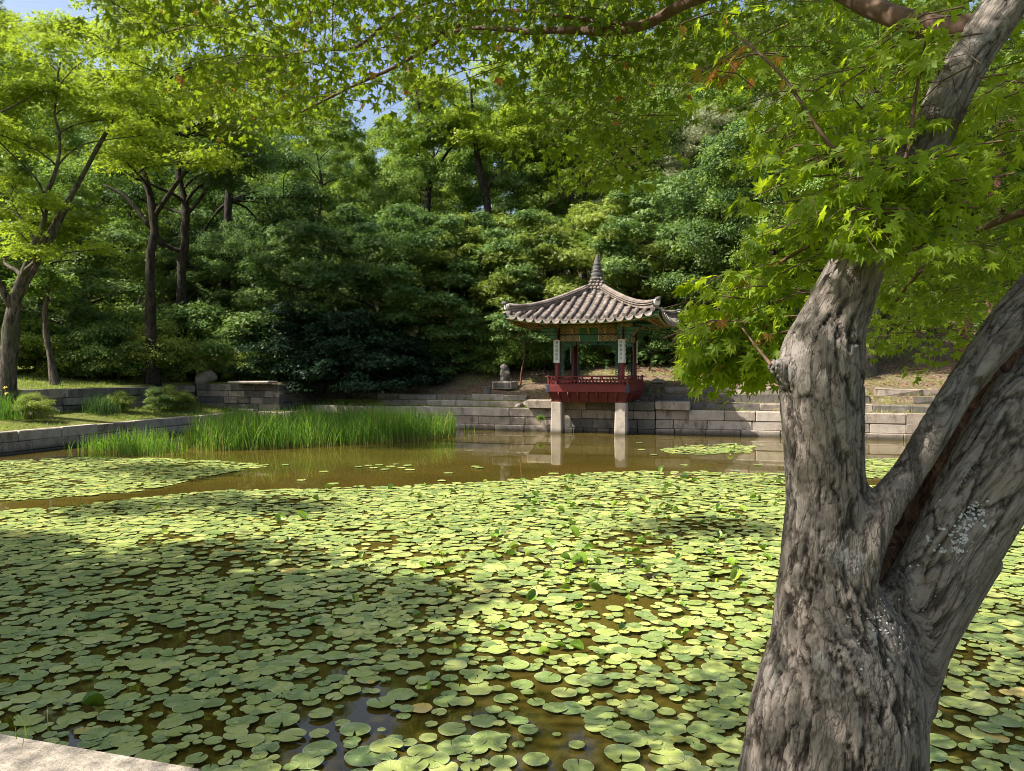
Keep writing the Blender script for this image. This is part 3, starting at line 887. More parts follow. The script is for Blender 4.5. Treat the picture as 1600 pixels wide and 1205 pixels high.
# crescent drip tile
V, F = [], []
w = SP * 0.46
for i in range(9):
    tt = -1 + 2 * i / 8
    V.append((tt * w, 0, 0.005 - 0.045 * (1 - tt * tt)))
    V.append((tt * w * 0.96, -0.015, 0.0 - 0.135 * math.sqrt(max(1 - tt * tt * 0.98, 0)) - 0.01))
    V.append((tt * w * 0.96, 0.008, 0.0 - 0.135 * math.sqrt(max(1 - tt * tt * 0.98, 0)) - 0.01))
for i in range(8):
    a = i * 3
    F.append((a, a + 1, a + 4, a + 3)); F.append((a + 1, a + 2, a + 5, a + 4)); F.append((a + 2, a, a + 3, a + 5))
drip_me = mesh('drip_tile', V, [F], M['tile_light'])
def lay(x, y, off=0.0):
    """frame on the front roof face: x across, y up-slope"""
    e = 0.04
    p = Vector((x, y, roof_z(x, y, off)))
    ty = (Vector((x, y + e, roof_z(x, y + e, off))) - p).normalized()
    tx = (Vector((x + e, y, roof_z(x + e, y, off))) - Vector((x - e, y, roof_z(x - e, y, off)))).normalized()
    nz = tx.cross(ty).normalized(); tx = ty.cross(nz).normalized()
    return Matrix(((tx.x, ty.x, nz.x, p.x), (tx.y, ty.y, nz.y, p.y), (tx.z, ty.z, nz.z, p.z), (0, 0, 0, 1)))
for k in range(4):
    Mr = rotm(k)
    for j in range(17):
        x = -E + 0.06 + SP * (j + 0.5)
        top = -max(abs(x) + 0.02, 0.30)
        y = -E - 0.03
        first = True
        while y < top - 0.10:
            L = min(0.30, top - y)
            o = link('cover_tile', tile_me, roof)
            o.matrix_local = Mr @ lay(x, y, 0.035) @ Matrix.Diagonal((1, max(L + 0.03, 0.15) / 0.37, 1, 1))
            if first:
                d = link('eave_disc', disc_me, roof); d.matrix_local = Mr @ lay(x, y, 0.035)
                first = False
            y += 0.30
    # pan tile rows between them: overlapping shallow troughs
    for j in range(16):
        xc = -E + 0.06 + SP * (j + 1)
        top = -max(abs(xc) - 0.06, 0.28)
        y = -E - 0.035
        mb = MB()
        w = SP * 0.5
        while y < top - 0.02:
            L = min(0.14, top - y)
            P = []
            for (yy, o_) in ((y, 0.030), (y + L + 0.02, 0.008)):
                for i in range(7):
                    tt = -1 + 2 * i / 6
                    P.append((xc + tt * w, yy, roof_z(xc + tt * w, yy) + o_ - 0.035 * (1 - tt * tt)))
            for i in range(7):
                tt = -1 + 2 * i / 6
                P.append((xc + tt * w, y, roof_z(xc + tt * w, y) - 0.02 - 0.035 * (1 - tt * tt)))
            mb.add(P, [(i, i + 1, 8 + i, 7 + i) for i in range(6)] + [(14 + i, 15 + i, i + 1, i) for i in range(6)])
            y += 0.13
        mb.build('pan_tile_row', M['tile'], roof).matrix_local = Mr
        d = link('drip_tile', drip_me, roof); d.matrix_local = Mr @ lay(xc, -E - 0.035, 0.0) @ Matrix.Rotation(R(-12), 4, 'X')
# hip ridges
def hip_strip(off0, off1, w0, w1, a0=0.34, a1=2.72, lift=0.10):
    V, F = [], []
    N = 16
    for i in range(N + 1):
        a = a0 + (a1 - a0) * i / N
        z = roof_z(a, a)
        up = lift * (i / N) ** 3
        dx = 1 / math.sqrt(2)
        for (s, o_, w) in ((-1, off0, w0), (-1, off1, w1), (1, off1, w1), (1, off0, w0)):
            V.append((a + s * dx * w, -a + s * dx * w, z + o_ + (up if o_ > 0.05 else up * 0.6)))
    for i in range(N):
        for j in range(4):
            F.append((i * 4 + j, i * 4 + (j + 1) % 4, (i + 1) * 4 + (j + 1) % 4, (i + 1) * 4 + j))
    F.append((3, 2, 1, 0)); F.append((N * 4, N * 4 + 1, N * 4 + 2, N * 4 + 3))
    return V, F
for k in range(4):
    Mr = rotm(k)
    hip = MB().add(*hip_strip(0.0, 0.09, 0.13, 0.13)).build('hip_ridge', M['tile'], pav); hip.matrix_local = Mr
    for q, (z0, z1, w) in enumerate(((0.095, 0.125, 0.17), (0.13, 0.155, 0.12), (0.16, 0.185, 0.16))):
        MB().add(*hip_strip(z0, z1, w, w)).build('ridge_course', M['tile_dark'] if q == 1 else M['tile'], hip)
    P = []
    for i in range(12):
        a = 0.34 + 2.40 * i / 11
        P.append((a, -a, roof_z(a, a) + 0.20 + 0.10 * (i / 11) ** 3))
    MB().tube(P, 0.075, 8).build('ridge_cap', M['tile'], hip, True)
    a = 2.76
    MB().tube([(a - .05, -a + .05, roof_z(a, a) + 0.23), (a + 0.02, -a - 0.02, roof_z(a, a) + 0.24)], 0.115, 10).build('plaster_end', M['plaster'], hip)
    o = MB().tube([(a - .02, -a + .02, roof_z(a, a) + 0.34), (a + 0.10, -a - 0.10, roof_z(a, a) + 0.36)], [0.075, 0.07], 8).build('end_tile', M['tile_dark'], hip, True)
# finial
fin = link('finial', None, pav, (0, 0, 0))
mb = MB().lathe([(0.40, 5.28), (0.42, 5.42), (0.38, 5.46), (0.30, 5.48)], 24, squareness=0.8); mb.build('finial_base', M['tile_dark'], fin)
fin_t = []
for (rr, zz, n) in ((0.40, 5.52, 16), (0.35, 5.64, 14), (0.27, 5.78, 11), (0.21, 5.90, 9)):
    for j in range(n):
        a = 2 * math.pi * j / n
        q = 1 / max(abs(math.cos(a)), abs(math.sin(a))) * 0.55 + 0.45
        x, y = rr * q * math.cos(a), rr * q * math.sin(a)
        V, F = halfpipe(0.07, 0.055, 0.20, 5)
        V = np.array(V); 
        rot = Matrix.Rotation(a + math.pi / 2, 4, 'Z') @ Matrix.Rotation(R(35), 4, 'X')
        mb = MB().add([tuple(rot @ Vector(v) + Vector((x, y, zz))) for v in V], F)
        mb.tube([tuple(rot @ Vector((0, 0, .01)) + Vector((x, y, zz))), tuple(rot @ Vector((0, -.03, .01)) + Vector((x, y, zz)))], 0.062, 8)
        fin_t.append(mb)
allm = MB()
for m_ in fin_t:
    for v, f in zip(m_.V, [None] * len(m_.V)): pass
    base = allm.n
    allm.V += m_.V; allm.A += m_.A
    allm.F4 += [f + base for f in m_.F4]; allm.F3 += [f + base for f in m_.F3]
    allm.n += m_.n
o = allm.build('finial_tile', M['tile'], fin); o['kind'] = 'stuff'
MB().lathe([(0.34, 5.46), (0.30, 5.60), (0.20, 5.76), (0.14, 5.95)], 20, squareness=0.7).build('finial_core', M['tile_dark'], fin)
prof = [(0.17, 5.90), (0.19, 5.94), (0.17, 5.98), (0.13, 6.00), (0.16, 6.06), (0.165, 6.14), (0.12, 6.20), (0.15, 6.23), (0.15, 6.26), (0.10, 6.28), (0.12, 6.34), (0.12, 6.42), (0.08, 6.47), (0.11, 6.50), (0.105, 6.53), (0.07, 6.55), (0.085, 6.62), (0.06, 6.70), (0.045, 6.78), (0.02, 6.86)]
MB().lathe([(r_ * 1.45, z_) for r_, z_ in prof], 18).build('finial_pot', M['tile_dark'], fin, True)

# ================================================================== LEAVES AND CROWNS
def frames(N, normal, az=None):
    n = normal / (np.linalg.norm(normal, axis=1)[:, None] + 1e-9)
    r = rng.normal(size=(N, 3)) if az is None else az
    a = r - n * np.sum(n * r, 1)[:, None]
    a /= np.linalg.norm(a, axis=1)[:, None] + 1e-9
    return a, np.cross(n, a), n
def stamp(T, F, P, A, B, Nn, S):
    """template T (k,3) with faces F put at P with axes A (x) B (y) N (z), size S"""
    V = P[:, None, :] + S[:, None, None] * (T[None, :, 0, None] * A[:, None, :] + T[None, :, 1, None] * B[:, None, :] + T[None, :, 2, None] * Nn[:, None, :])
    k = len(T)
    FF = (F[None, :, :] + (np.arange(len(P)) * k)[:, None, None]).reshape(-1, F.shape[1])
    return V.reshape(-1, 3), FF
def spiky(k, wid, lens, droop=0.1):
    """k pointed lobes radiating; one triangle each"""
    T, F = [], []
    for i, (a, l) in enumerate(lens):
        a = R(a)
        d = np.array((math.cos(a), math.sin(a))); q = np.array((-d[1], d[0]))
        b = len(T)
        T += [(*(d * 0.02 - q * wid), 0), (*(d * 0.02 + q * wid), 0), (*(d * l), -droop * l)]
        F.append((b, b + 1, b + 2))
    return np.array(T), np.array(F)
T3, F3_ = spiky(3, 0.20, [(0, 1), (62, .8), (-62, .8)])
T2 = np.array([(0, 0, 0), (0.5, -0.27, 0.04), (1, 0, -0.06), (0.5, 0.27, 0.04)]); F2 = np.array([(0, 1, 2), (0, 2, 3)])
TN, FN = spiky(5, 0.035, [(0, 1), (35, .9), (-35, .9), (75, .8), (-75, .8)], 0.0)
def maple_leaf(lobes):
    P = [(-0.08, 0, 0.0)]
    if lobes == 7: A = [(-128, .42), (-82, .72), (-40, .93), (0, 1.0), (40, .93), (82, .72), (128, .42)]
    else: A = [(-105, .55), (-48, .88), (0, 1.0), (48, .88), (105, .55)]
    ring = []
    for i, (a, l) in enumerate(A):
        if i == 0: ring.append((a - 28, 0.13))
        ring.append((a, l))
        if i < len(A) - 1:
            ring.append(((a + A[i + 1][0]) / 2, 0.40 if lobes == 7 else 0.42))
        else: ring.append((a + 28, 0.13))
    for a, l in ring:
        P.append((l * math.cos(R(a)), l * math.sin(R(a)), -0.22 * l * l))
    F = [(0, i, i + 1) for i in range(1, len(ring))]
    return np.array(P), np.array(F)
T7, F7 = maple_leaf(7)
T5, F5 = maple_leaf(5)

def crown_mesh(name, clumps, n, size, T, F, mat, flat=0.35, updir=0.75, odd=0.0, edge=0.5, sizevar=0.35):
    """clumps: (x,y,z,r); leaves lie in domed sheets, most toward the outside and top"""
    C = np.array(clumps, float)
    w = C[:, 3] ** 2
    idx = rng.choice(len(C), n, p=w / w.sum())
    c, r = C[idx, :3], C[idx, 3]
    d = rng.normal(size=(n, 3)); d /= np.linalg.norm(d, axis=1)[:, None]
    d[:, 2] = np.abs(d[:, 2]) * np.where(rng.random(n) < 0.8, 1, -0.6)
    rad = rng.random(n) ** edge
    wob = 0.45 + 1.1 * vnoise(np.stack([d[:, 0] * 3.0 + idx, d[:, 1] * 3.0, d[:, 2] * 2], 1), 3)
    P = c + d * (rad * r * wob)[:, None] * np.array((1, 1, flat))
    P[:, 2] -= 0.22 * r * (rad ** 2) * (1 - np.abs(d[:, 2]))
    P += rng.normal(0, 0.05, (n, 3)) * r[:, None]
    N = d * (1 - updir) + np.array((0, 0, updir)) + rng.normal(0, 0.42, (n, 3))
    out = d * np.array((1, 1, 0.0)) + rng.normal(0, 0.45, (n, 3)); out[:, 2] -= 0.25
    A, B, Nn = frames(n, N, out)
    S = size * (1 - sizevar + 2 * sizevar * rng.random(n))
    V, FF = stamp(T, F, P, A, B, Nn, S)
    var = np.zeros((n, 4)); var[:, 0] = np.clip(0.6 * rng.random(n) + 0.4 * rng.random(len(C))[idx], 0, 1)
    var[:, 1] = rng.random(n) < odd
    return mesh(name, V, FF, mat, np.repeat(var, len(T), 0))

def wood_mesh(name, trunk, rad, clumps, mat, nmain=9, twigs=True, seed=0, flare=1.35):
    """trunk polyline with radii; limbs run from it to the clumps"""
    r_ = random.Random(seed)
    mb = MB()
    Pt = smooth_path([(*p, q) for p, q in zip(trunk, rad)], 3)
    rr = Pt[:, 3].copy()
    z0 = Pt[0, 2]
    rr *= 1 + (flare - 1) * np.exp(-(Pt[:, 2] - z0) / 0.35)
    V, F4, F3 = tube_geo(Pt[:, :3], rr, 10)
    V = V + (vnoise(V * 2.5, 2)[:, None] - 0.5) * rad[0] * 0.35
    mb.add(V, F4, F3)
    tp, trd = Pt[:, :3], Pt[:, 3]
    cl = sorted(clumps, key=lambda c: -c[3])
    mains = []
    for i, c in enumerate(cl):
        c = np.array(c, float)
        e = c[:3] - np.array((0, 0, 0.12 * c[3]))
        best = None
        cand = [(tp[k], trd[k]) for k in range(int(len(tp) * 0.35), len(tp))]
        if i >= nmain:
            for M_, mr in mains:
                cand += [(M_[k], mr[k]) for k in range(2, len(M_) - 1)]
        # join where the limb would rise at a natural angle
        cost = [np.linalg.norm(e - q[0]) + 1.6 * max(0, q[0][2] - e[2] + 0.25 * np.linalg.norm((e - q[0])[:2])) for q in cand]
        s0, sr = cand[int(np.argmin(cost))]
        L = np.linalg.norm(e - s0)
        if L < 0.1: continue
        mid = (s0 + e) / 2 + np.array((r_.uniform(-.12, .12) * L, r_.uniform(-.12, .12) * L, r_.uniform(-0.02, .14) * L))
        P = smooth_path([s0, s0 * 0.7 + mid * 0.3 + np.array((0, 0, .04 * L)), mid, e * 0.9 + mid * 0.1, e], 2)
        r0 = min(sr * 0.62, 0.035 + 0.022 * L)
        rs = np.linspace(r0, max(0.008, r0 * 0.22), len(P))
        mb.tube(P, rs, 6, False)
        mains.append((P, rs))
        if twigs:
            for _ in range(3):
                a = r_.uniform(0, 6.28)
                q = e + np.array((math.cos(a), math.sin(a), r_.uniform(-.05, .25))) * c[3] * 0.7
                mb.tube([P[-4], (P[-4] + q) / 2 + np.array((0, 0, .06)), q], [rs[-4] * 0.5, 0.01, 0.005], 4, False)
    F = [np.concatenate(mb.F4)]
    if mb.F3: F.append(np.concatenate(mb.F3))
    return mesh(name, np.concatenate(mb.V), F, mat, np.concatenate(mb.A), True)

def make_clumps(seed, R0, z0, z1, n, rmin, rmax, shape='round', sep=0.75):
    r_ = random.Random(seed)
    out = []
    tries = 0
    while len(out) < n and tries < 6000:
        tries += 1
        t = r_.random()
        z = z0 + (z1 - z0) * t
        if shape == 'round': env = math.sqrt(max(0.02, 1 - (2 * t - 0.85) ** 2 / 1.5))
        elif shape == 'cone': env = 1.0 - 0.85 * t
        elif shape == 'vase': env = 0.35 + 0.8 * t if t < 0.75 else 1.1 - (t - 0.75) * 1.6
        else: env = 1
        rad = R0 * env * (0.25 + 0.75 * math.sqrt(r_.random()))
        a = r_.uniform(0, 2 * math.pi)
        c = (rad * math.cos(a), rad * math.sin(a), z)
        r = r_.uniform(rmin, rmax)
        if all(math.dist(c[:2], o[:2]) ** 2 + (1.9 * (c[2] - o[2])) ** 2 > (sep * (r + o[3]) / 1) ** 2 for o in out):
            out.append((*c, r))
    return out

KIND = {}
def proto(key, crown_kw, seed, R0, z0, z1, n, rmin, rmax, shape, H, tr, bark, leaves, lean=0.3, sep=0.6):
    cl = make_clumps(seed, R0, z0, z1, n, rmin, rmax, shape, sep)
    r_ = random.Random(seed + 50)
    trunk = [(0, 0, -0.5)]
    x = y = 0
    K = 6
    for i in range(1, K + 1):
        x += r_.uniform(-lean, lean) * H / 12; y += r_.uniform(-lean, lean) * H / 12
        trunk.append((x, y, H * 0.88 * i / K))
    rad = [tr * (1 - 0.8 * i / K) for i in range(K + 1)]
    wm = wood_mesh(key + '_wood', trunk, rad, cl, M[bark], seed=seed)
    cm = crown_mesh(key + '_crown', cl, leaves, **crown_kw)
    KIND[key] = (wm, cm)
S3 = dict(T=T3, F=F3_)
S2 = dict(T=T2, F=F2)
proto('broadleaf', dict(size=0.17, mat=M['lf_green'], flat=0.75, updir=0.35, **S2), 1, 4.4, 3.4, 13.0, 84, 0.5, 1.15, 'round', 12.5, 0.22, 'bark_dark', 38000, 0.3, 0.42)
proto('broadleaf_b', dict(size=0.155, mat=M['lf_dark'], flat=0.7, updir=0.35, **S2), 2, 4.0, 2.4, 11.5, 80, 0.5, 1.1, 'round', 11, 0.2, 'bark_dark', 36000, 0.3, 0.42)
proto('broadleaf_c', dict(size=0.155, mat=M['lf_blue'], flat=0.6, updir=0.45, **S2), 3, 4.2, 2.6, 12.5, 80, 0.5, 1.1, 'vase', 12, 0.22, 'bark_dark', 34000, 0.3, 0.42)
proto('maple', dict(size=0.131, mat=M['lf_blue'], flat=0.34, updir=0.62, **S3), 4, 3.4, 1.0, 6.6, 66, 0.45, 1.05, 'round', 6.4, 0.14, 'bark_brown', 31200, 0.6, 0.5)
proto('maple_b', dict(size=0.123, mat=M['lf_olive'], flat=0.32, updir=0.62, **S3), 5, 3.0, 0.9, 5.8, 62, 0.4, 0.95, 'round', 5.4, 0.12, 'bark_brown', 28600, 0.6, 0.5)
proto('tall', dict(size=0.156, mat=M['lf_tall'], flat=0.6, updir=0.45, **S3), 6, 3.9, 4.5, 15.0, 74, 0.5, 1.15, 'round', 14, 0.24, 'bark_dark', 31200)
proto('pine', dict(size=0.164, mat=M['lf_pine'], flat=0.55, updir=0.5, T=TN, F=FN), 7, 3.4, 5.0, 12.0, 50, 0.6, 1.1, 'round', 11.5, 0.22, 'bark_red', 23400, 0.5)
proto('yew', dict(size=0.107, mat=M['lf_yew'], flat=0.26, updir=0.7, **S3), 8, 3.3, 0.3, 3.5, 70, 0.4, 0.95, 'cone', 3.2, 0.12, 'bark_dark', 28600, 0.2, 0.45)
proto('shrub', dict(size=0.082, mat=M['lf_green'], flat=0.6, updir=0.5, **S2), 9, 1.0, 0.2, 1.5, 18, 0.35, 0.6, 'round', 1.4, 0.04, 'bark_brown', 9100, 0.3, 0.4)
proto('shrub_olive', dict(size=0.070, mat=M['lf_olive'], flat=0.55, updir=0.5, **S2), 10, 1.0, 0.15, 1.4, 20, 0.3, 0.55, 'round', 1.3, 0.03, 'bark_brown', 10400, 0.3, 0.4)
proto('shrub_cool', dict(size=0.098, mat=M['lf_blue'], flat=0.45, updir=0.65, **S2), 11, 1.0, 0.2, 1.6, 16, 0.35, 0.6, 'round', 1.4, 0.04, 'bark_brown', 7800, 0.3, 0.4)
proto('sapling', dict(size=0.107, mat=M['lf_blue'], flat=0.35, updir=0.7, **S3), 12, 1.0, 1.7, 3.0, 14, 0.35, 0.6, 'round', 2.9, 0.035, 'bark_red', 3380, 0.5, 0.4)

def plant(kind, u, v, label, cat='tree', group=None, s=1.0, name=None, rz=None, dz=0.0, sz=None, tilt=(0, 0)):
    rz = random.uniform(0, 6.28) if rz is None else rz
    name = name or {'pine': 'pine_tree', 'maple': 'maple_tree', 'maple_b': 'maple_tree', 'yew': 'yew_bush', 'sapling': 'young_tree'}.get(kind, 'shrub' if kind.startswith('shrub') else 'broadleaf_tree')
    o = thing(name, (u, v, hz(u, v) + dz), label, cat, group, rz, (s, s, sz or s))
    o.rotation_euler = (tilt[0], tilt[1], rz)
    wm, cm = KIND[kind]
    link('trunk', wm, o)
    link('crown' if cat == 'tree' else 'foliage', cm, o)
    return o
def at(px, Z):
    return XZ((px - 800) / FPX * Z, Z)

# ------------------------------------------------------------------ trees of the wooded slope
front = [
 # px, Z, kind, scale, label
 (455, 35.0, 'yew', 1.05, 'wide dark yew mound left of centre behind the reeds', 'bush'),
 (545, 34.2, 'yew', 1.15, 'lowest very dark layered yew above the middle of the reeds', 'bush'),
 (600, 35.8, 'yew', 1.0, 'dark yew closest to the bare slope with the standing stone', 'bush'),
 (500, 38.5, 'maple', 1.15, 'shaded cool green maple rising behind the dark yews', 'tree'),
 (600, 38.0, 'maple', 1.25, 'dark layered maple between the yews and the tall forest', 'tree'),
 (665, 39.5, 'maple', 1.15, 'layered green maple with bright tips above the bare slope', 'tree'),
 (745, 40.5, 'maple_b', 1.3, 'yellow green layered maple just left of the pavilion roof', 'tree'),
 (800, 40.0, 'maple', 1.2, 'sunlit maple behind the left eave of the pavilion', 'tree'),
 (865, 39.0, 'maple_b', 1.3, 'bright layered maple directly behind the pavilion finial, left side', 'tree'),
 (945, 39.5, 'maple_b', 1.4, 'pale sunlit layered maple directly right of the pavilion finial', 'tree'),
 (1030, 38.5, 'maple', 1.3, 'green maple behind the right eave of the pavilion', 'tree'),
 (1115, 39.0, 'maple', 1.35, 'dense green maple right of the pavilion, below the pale pine', 'tree'),
 (1200, 41.0, 'maple', 1.3, 'shaded maple seen just left of the near tree trunk', 'tree'),
 (1300, 34.5, 'broadleaf_b', 0.85, 'dark tree added for shade on the slope, hidden behind the near trunk and its leaves', 'tree'),  # added, hidden from view, so the bare slope lies in shade
 (1165, 34.0, 'broadleaf_b', 0.9, 'dark leafy shade tree added on the terrace between the pavilion and the near maple', 'tree'),  # put in so its crown shades the earth slope on the right
 (1215, 33.2, 'broadleaf', 0.85, 'green tree added to shade the terrace, just left of the near trunk', 'tree'),  # placed here to keep sun off the slope behind the terrace
 (1400, 43.0, 'broadleaf_b', 0.8, 'dark tree over the bare shaded slope right of the near trunk', 'tree'),
 (1490, 41.0, 'maple', 1.2, 'cool green maple between the forks of the near tree', 'tree'),
 (1600, 40.0, 'maple', 1.3, 'green maple at the right edge behind the leaning limb', 'tree'),
 (705, 36.0, 'sapling', 1.25, 'slender young tree with pale foliage on the bare slope', 'tree'),
 (812, 34.6, 'sapling', 1.2, 'thin straight young tree beside the left eave of the pavilion', 'tree'),
 (400, 39.0, 'broadleaf_c', 0.62, 'cool green tree above the block wall at the lawn end', 'tree'),
 (340, 41.0, 'maple', 1.0, 'low green maple between the two dark trunks and the yews', 'tree'),
]
for (px, Z, k, s, lab, cat) in front:
    u, v = at(px, Z)
    plant(k, u, v, lab, cat, s=s, name='yew_bush' if k == 'yew' else None)
# tall forest in irregular ranks
r_ = random.Random(5)
GRP = 'tall trees of the wooded hillside'
kinds_ = ['broadleaf', 'broadleaf_c', 'broadleaf_b', 'tall', 'broadleaf', 'broadleaf_c', 'tall']
lab_ = {'broadleaf': 'tall green broadleaf tree', 'broadleaf_b': 'dark green tree', 'broadleaf_c': 'spreading cool green tree', 'tall': 'tall yellow green tree'}
rank_ = {45: 'in the lowest rank', 52: 'in the second rank', 60: 'halfway up the hillside', 69: 'high on the hillside', 80: 'on the skyline'}
spot_ = [(0, 'off the left edge'), (200, 'above the lawn'), (420, 'behind the thick dark trunks'), (600, 'above the dark yews'), (760, 'left of the pavilion'), (900, 'above the pavilion roof'), (1060, 'right of the finial'), (1220, 'behind the pale pine'), (1420, 'behind the near trunk'), (1600, 'between the near forks'), (9999, 'off the right edge')]
for (Z, step, x0, x1, s0) in ((45, 5.4, -13, 36, 0.95), (52, 5.8, -46, 44, 1.08), (60, 6.2, -54, 50, 1.2), (69, 6.8, -62, 58, 1.32), (80, 8, -72, 66, 1.5)):
    X = x0 + r_.uniform(0, 2)
    while X < x1:
        zz = Z + r_.uniform(-2.5, 2.5)
        k = r_.choice(kinds_)
        px = 800 + FPX * X / zz
        gap = (545 < px < 600) or (770 < px < 815)
        s = s0 * r_.uniform(0.85, 1.12) * (0.70 if gap and Z > 56 else 1.0) * (0.8 if 430 < px < 760 and Z > 56 else 1.0)
        u, v = XZ(X, zz)
        lim = 200 if 470 < px < 680 else (128 if 690 < px < 880 else -999)
        if lim > 0 and Z > 48:
            top = EYE + (HOR - lim) / FPX * zz - hz(u, v)
            s = min(s, max(top / 15.0, 0.45))
        plant(k, u, v, lab_[k] + ' ' + rank_[Z] + ', ' + next(b for a, b in spot_ if px < a), 'tree', GRP, s=s)['sx'] = px
        X += step * r_.uniform(0.75, 1.25)
# pale pine right of centre
for px, Z, s, lab in ((1120, 44, 1.0, 'pale grey green pine high on the slope right of the pavilion'), (1205, 47, 1.0, 'pale pine partly behind the near maple leaves'), (1050, 52, 1.05, 'pale pine top behind the overhanging maple leaves')):
    u, v = at(px, Z); plant('pine', u, v, lab, 'tree', s=s)
# left-hand trees beyond the lawn
for (px, Z, k, s, lab) in [
    (60, 33, 'maple', 1.15, 'layered green maple behind the big trunk at the left edge'),
    (-60, 30, 'tall', 0.75, 'yellow green tree at the far left edge of the lawn'),
    (140, 38, 'broadleaf', 0.8, 'green tree behind the lawn, left of the two dark trunks'),
    (215, 42, 'tall', 0.8, 'bright yellow green tree seen between the dark trunks'),
    (-30, 42, 'broadleaf', 1.0, 'big green tree at the far left behind the leaning trunk'),
    (80, 47, 'tall', 0.95, 'tall yellow green tree far left beyond the tiled house'),
    (350, 47, 'broadleaf_b', 0.95, 'dark tree behind the small tiled house'),
    (440, 44, 'broadleaf_b', 0.85, 'dark leafy tree left of the middle, above the yews'),
    (265, 49, 'tall', 1.0, 'tall yellow green tree behind the two dark trunks')]:
    u, v = at(px, Z); plant(k, u, v, lab, 'tree', s=s)

# trees with their own trunk lines -------------------------------------------------
def custom_tree(name, label, lines, clump_px, leafkw, nleaf, bark, cat='tree', seed=0, nmain=6):
    """lines: list of [(px,py,Z,r)...]; the first is the main trunk; clump_px: (px,py,Z,r)"""
    p0 = W(*lines[0][0][:3])
    base = Vector((p0.x, p0.y, hz(p0.x, p0.y) - 0.1))
    root = thing(name, base, label, cat)
    cl = []
    for (px, py, Z, r) in clump_px:
        w = W(px, py, Z) - base
        cl.append((w.x, w.y, w.z, r))
    mb = MB()
    first = lines[0]
    pts = [tuple(W(*q[:3]) - base) for q in first]; rad = [q[3] for q in first]
    pts = [(pts[0][0], pts[0][1], -0.2)] + pts[1:]
    wm = wood_mesh('trunk', pts, rad, cl, M[bark], nmain=nmain, seed=seed, flare=1.5)
    tr = link('trunk', wm, root)
    for ln in lines[1:]:
        P = smooth_path([(*(W(*q[:3]) - base), q[3]) for q in ln], 3)
        V, F4, F3 = tube_geo(P[:, :3], P[:, 3], 9)
        V = V + (vnoise(V * 2.5, 3)[:, None] - 0.5) * P[0, 3] * 0.3
        link('limb', mesh('limb', V, [F4, F3], M[bark], None, True), root)
    link('crown', crown_mesh('crown', cl, nleaf, **leafkw), root)
    return root
r_ = random.Random(21)
def region(n, xr, yr, zr, rr, keep=lambda x, y: True):
    out = []
    while len(out) < n:
        x, y = r_.uniform(*xr), r_.uniform(*yr)
        if keep(x, y): out.append((x, y, r_.uniform(*zr), r_.uniform(*rr)))
    return out
custom_tree('maple_tree', 'old maple with a thick mottled trunk at the left edge of the lawn',
    [[(6, 612, 24.5, 0.275), (14, 560, 24.5, 0.252), (20, 500, 24.5, 0.237), (30, 450, 24.4, 0.165), (50, 400, 24.2, 0.092), (72, 340, 24, 0.073), (80, 300, 23.8, 0.067), (98, 240, 23.5, 0.049), (92, 150, 23.2, 0.031), (110, 60, 23, 0.019)],
     [(26, 470, 24.4, 0.153), (52, 425, 24.6, 0.111), (85, 370, 24.8, 0.092), (120, 300, 25, 0.073), (155, 238, 25, 0.055), (185, 180, 25, 0.037), (205, 110, 25, 0.019)],
     [(36, 440, 24.4, 0.080), (60, 395, 24.3, 0.073), (100, 330, 24.2, 0.061), (140, 262, 24, 0.049), (165, 215, 24, 0.031), (230, 120, 24, 0.019)],
     [(20, 480, 24.4, 0.122), (-10, 420, 24, 0.086), (-40, 300, 23.6, 0.061), (-20, 200, 23, 0.043), (30, 168, 22.6, 0.027), (60, 150, 22.5, 0.012)],
     [(78, 320, 23.9, 0.037), (60, 280, 23.5, 0.031), (20, 240, 23, 0.021), (-20, 200, 23, 0.012)]],
    region(26, (-80, 250), (30, 230), (21.5, 26), (0.9, 1.5)) + region(10, (-60, 110), (240, 400), (22.5, 26), (0.6, 1.0)) + region(7, (60, 180), (340, 400), (25, 27), (.6, .9)),
    dict(size=0.11, mat=M['lf_maple'], flat=0.22, updir=0.82, T=T3, F=F3_), 46000, 'bark_grey', seed=3)
custom_tree('maple_tree', 'tall yellow green maple in the upper left, its trunk behind the leaning limbs',
    [(lambda L: L)([(238, 520, 31, 0.252), (236, 430, 31, 0.180), (243, 340, 31, 0.158), (225, 240, 31, 0.115), (250, 120, 31, 0.065), (265, 20, 31, 0.029)]),
     [(243, 340, 31, 0.101), (300, 262, 30.5, 0.079), (335, 250, 30, 0.058), (400, 245, 30, 0.036)],
     [(240, 360, 31, 0.086), (200, 310, 31, 0.065), (165, 290, 31, 0.043)]],
    region(34, (150, 430), (-20, 260), (28, 33), (1.0, 1.7), lambda x, y: not (y > 200 and x < 200)),
    dict(size=0.14, mat=M['lf_maple'], flat=0.25, updir=0.8, T=T3, F=F3_), 36000, 'bark_dark', seed=4)
custom_tree('broadleaf_tree', 'thick dark straight trunk left of the middle with a forked limb',
    [[(284, 510, 35, 0.297), (285, 430, 35, 0.209), (290, 380, 35, 0.180), (292, 320, 35, 0.158), (280, 250, 35, 0.115), (300, 160, 35, 0.072)],
     [(288, 395, 35, 0.115), (262, 385, 34.8, 0.086), (246, 365, 34.6, 0.072), (236, 330, 34.5, 0.050)],
     [(291, 340, 35, 0.094), (330, 290, 35, 0.072), (360, 200, 35, 0.043)]],
    region(18, (180, 420), (170, 330), (33, 37), (0.9, 1.4), lambda x, y: abs(x - 285) > 30 or y < 250),
    dict(size=0.15, mat=M['lf_dark'], flat=0.4, updir=0.65, T=T2, F=F2), 18000, 'bark_dark', seed=5)
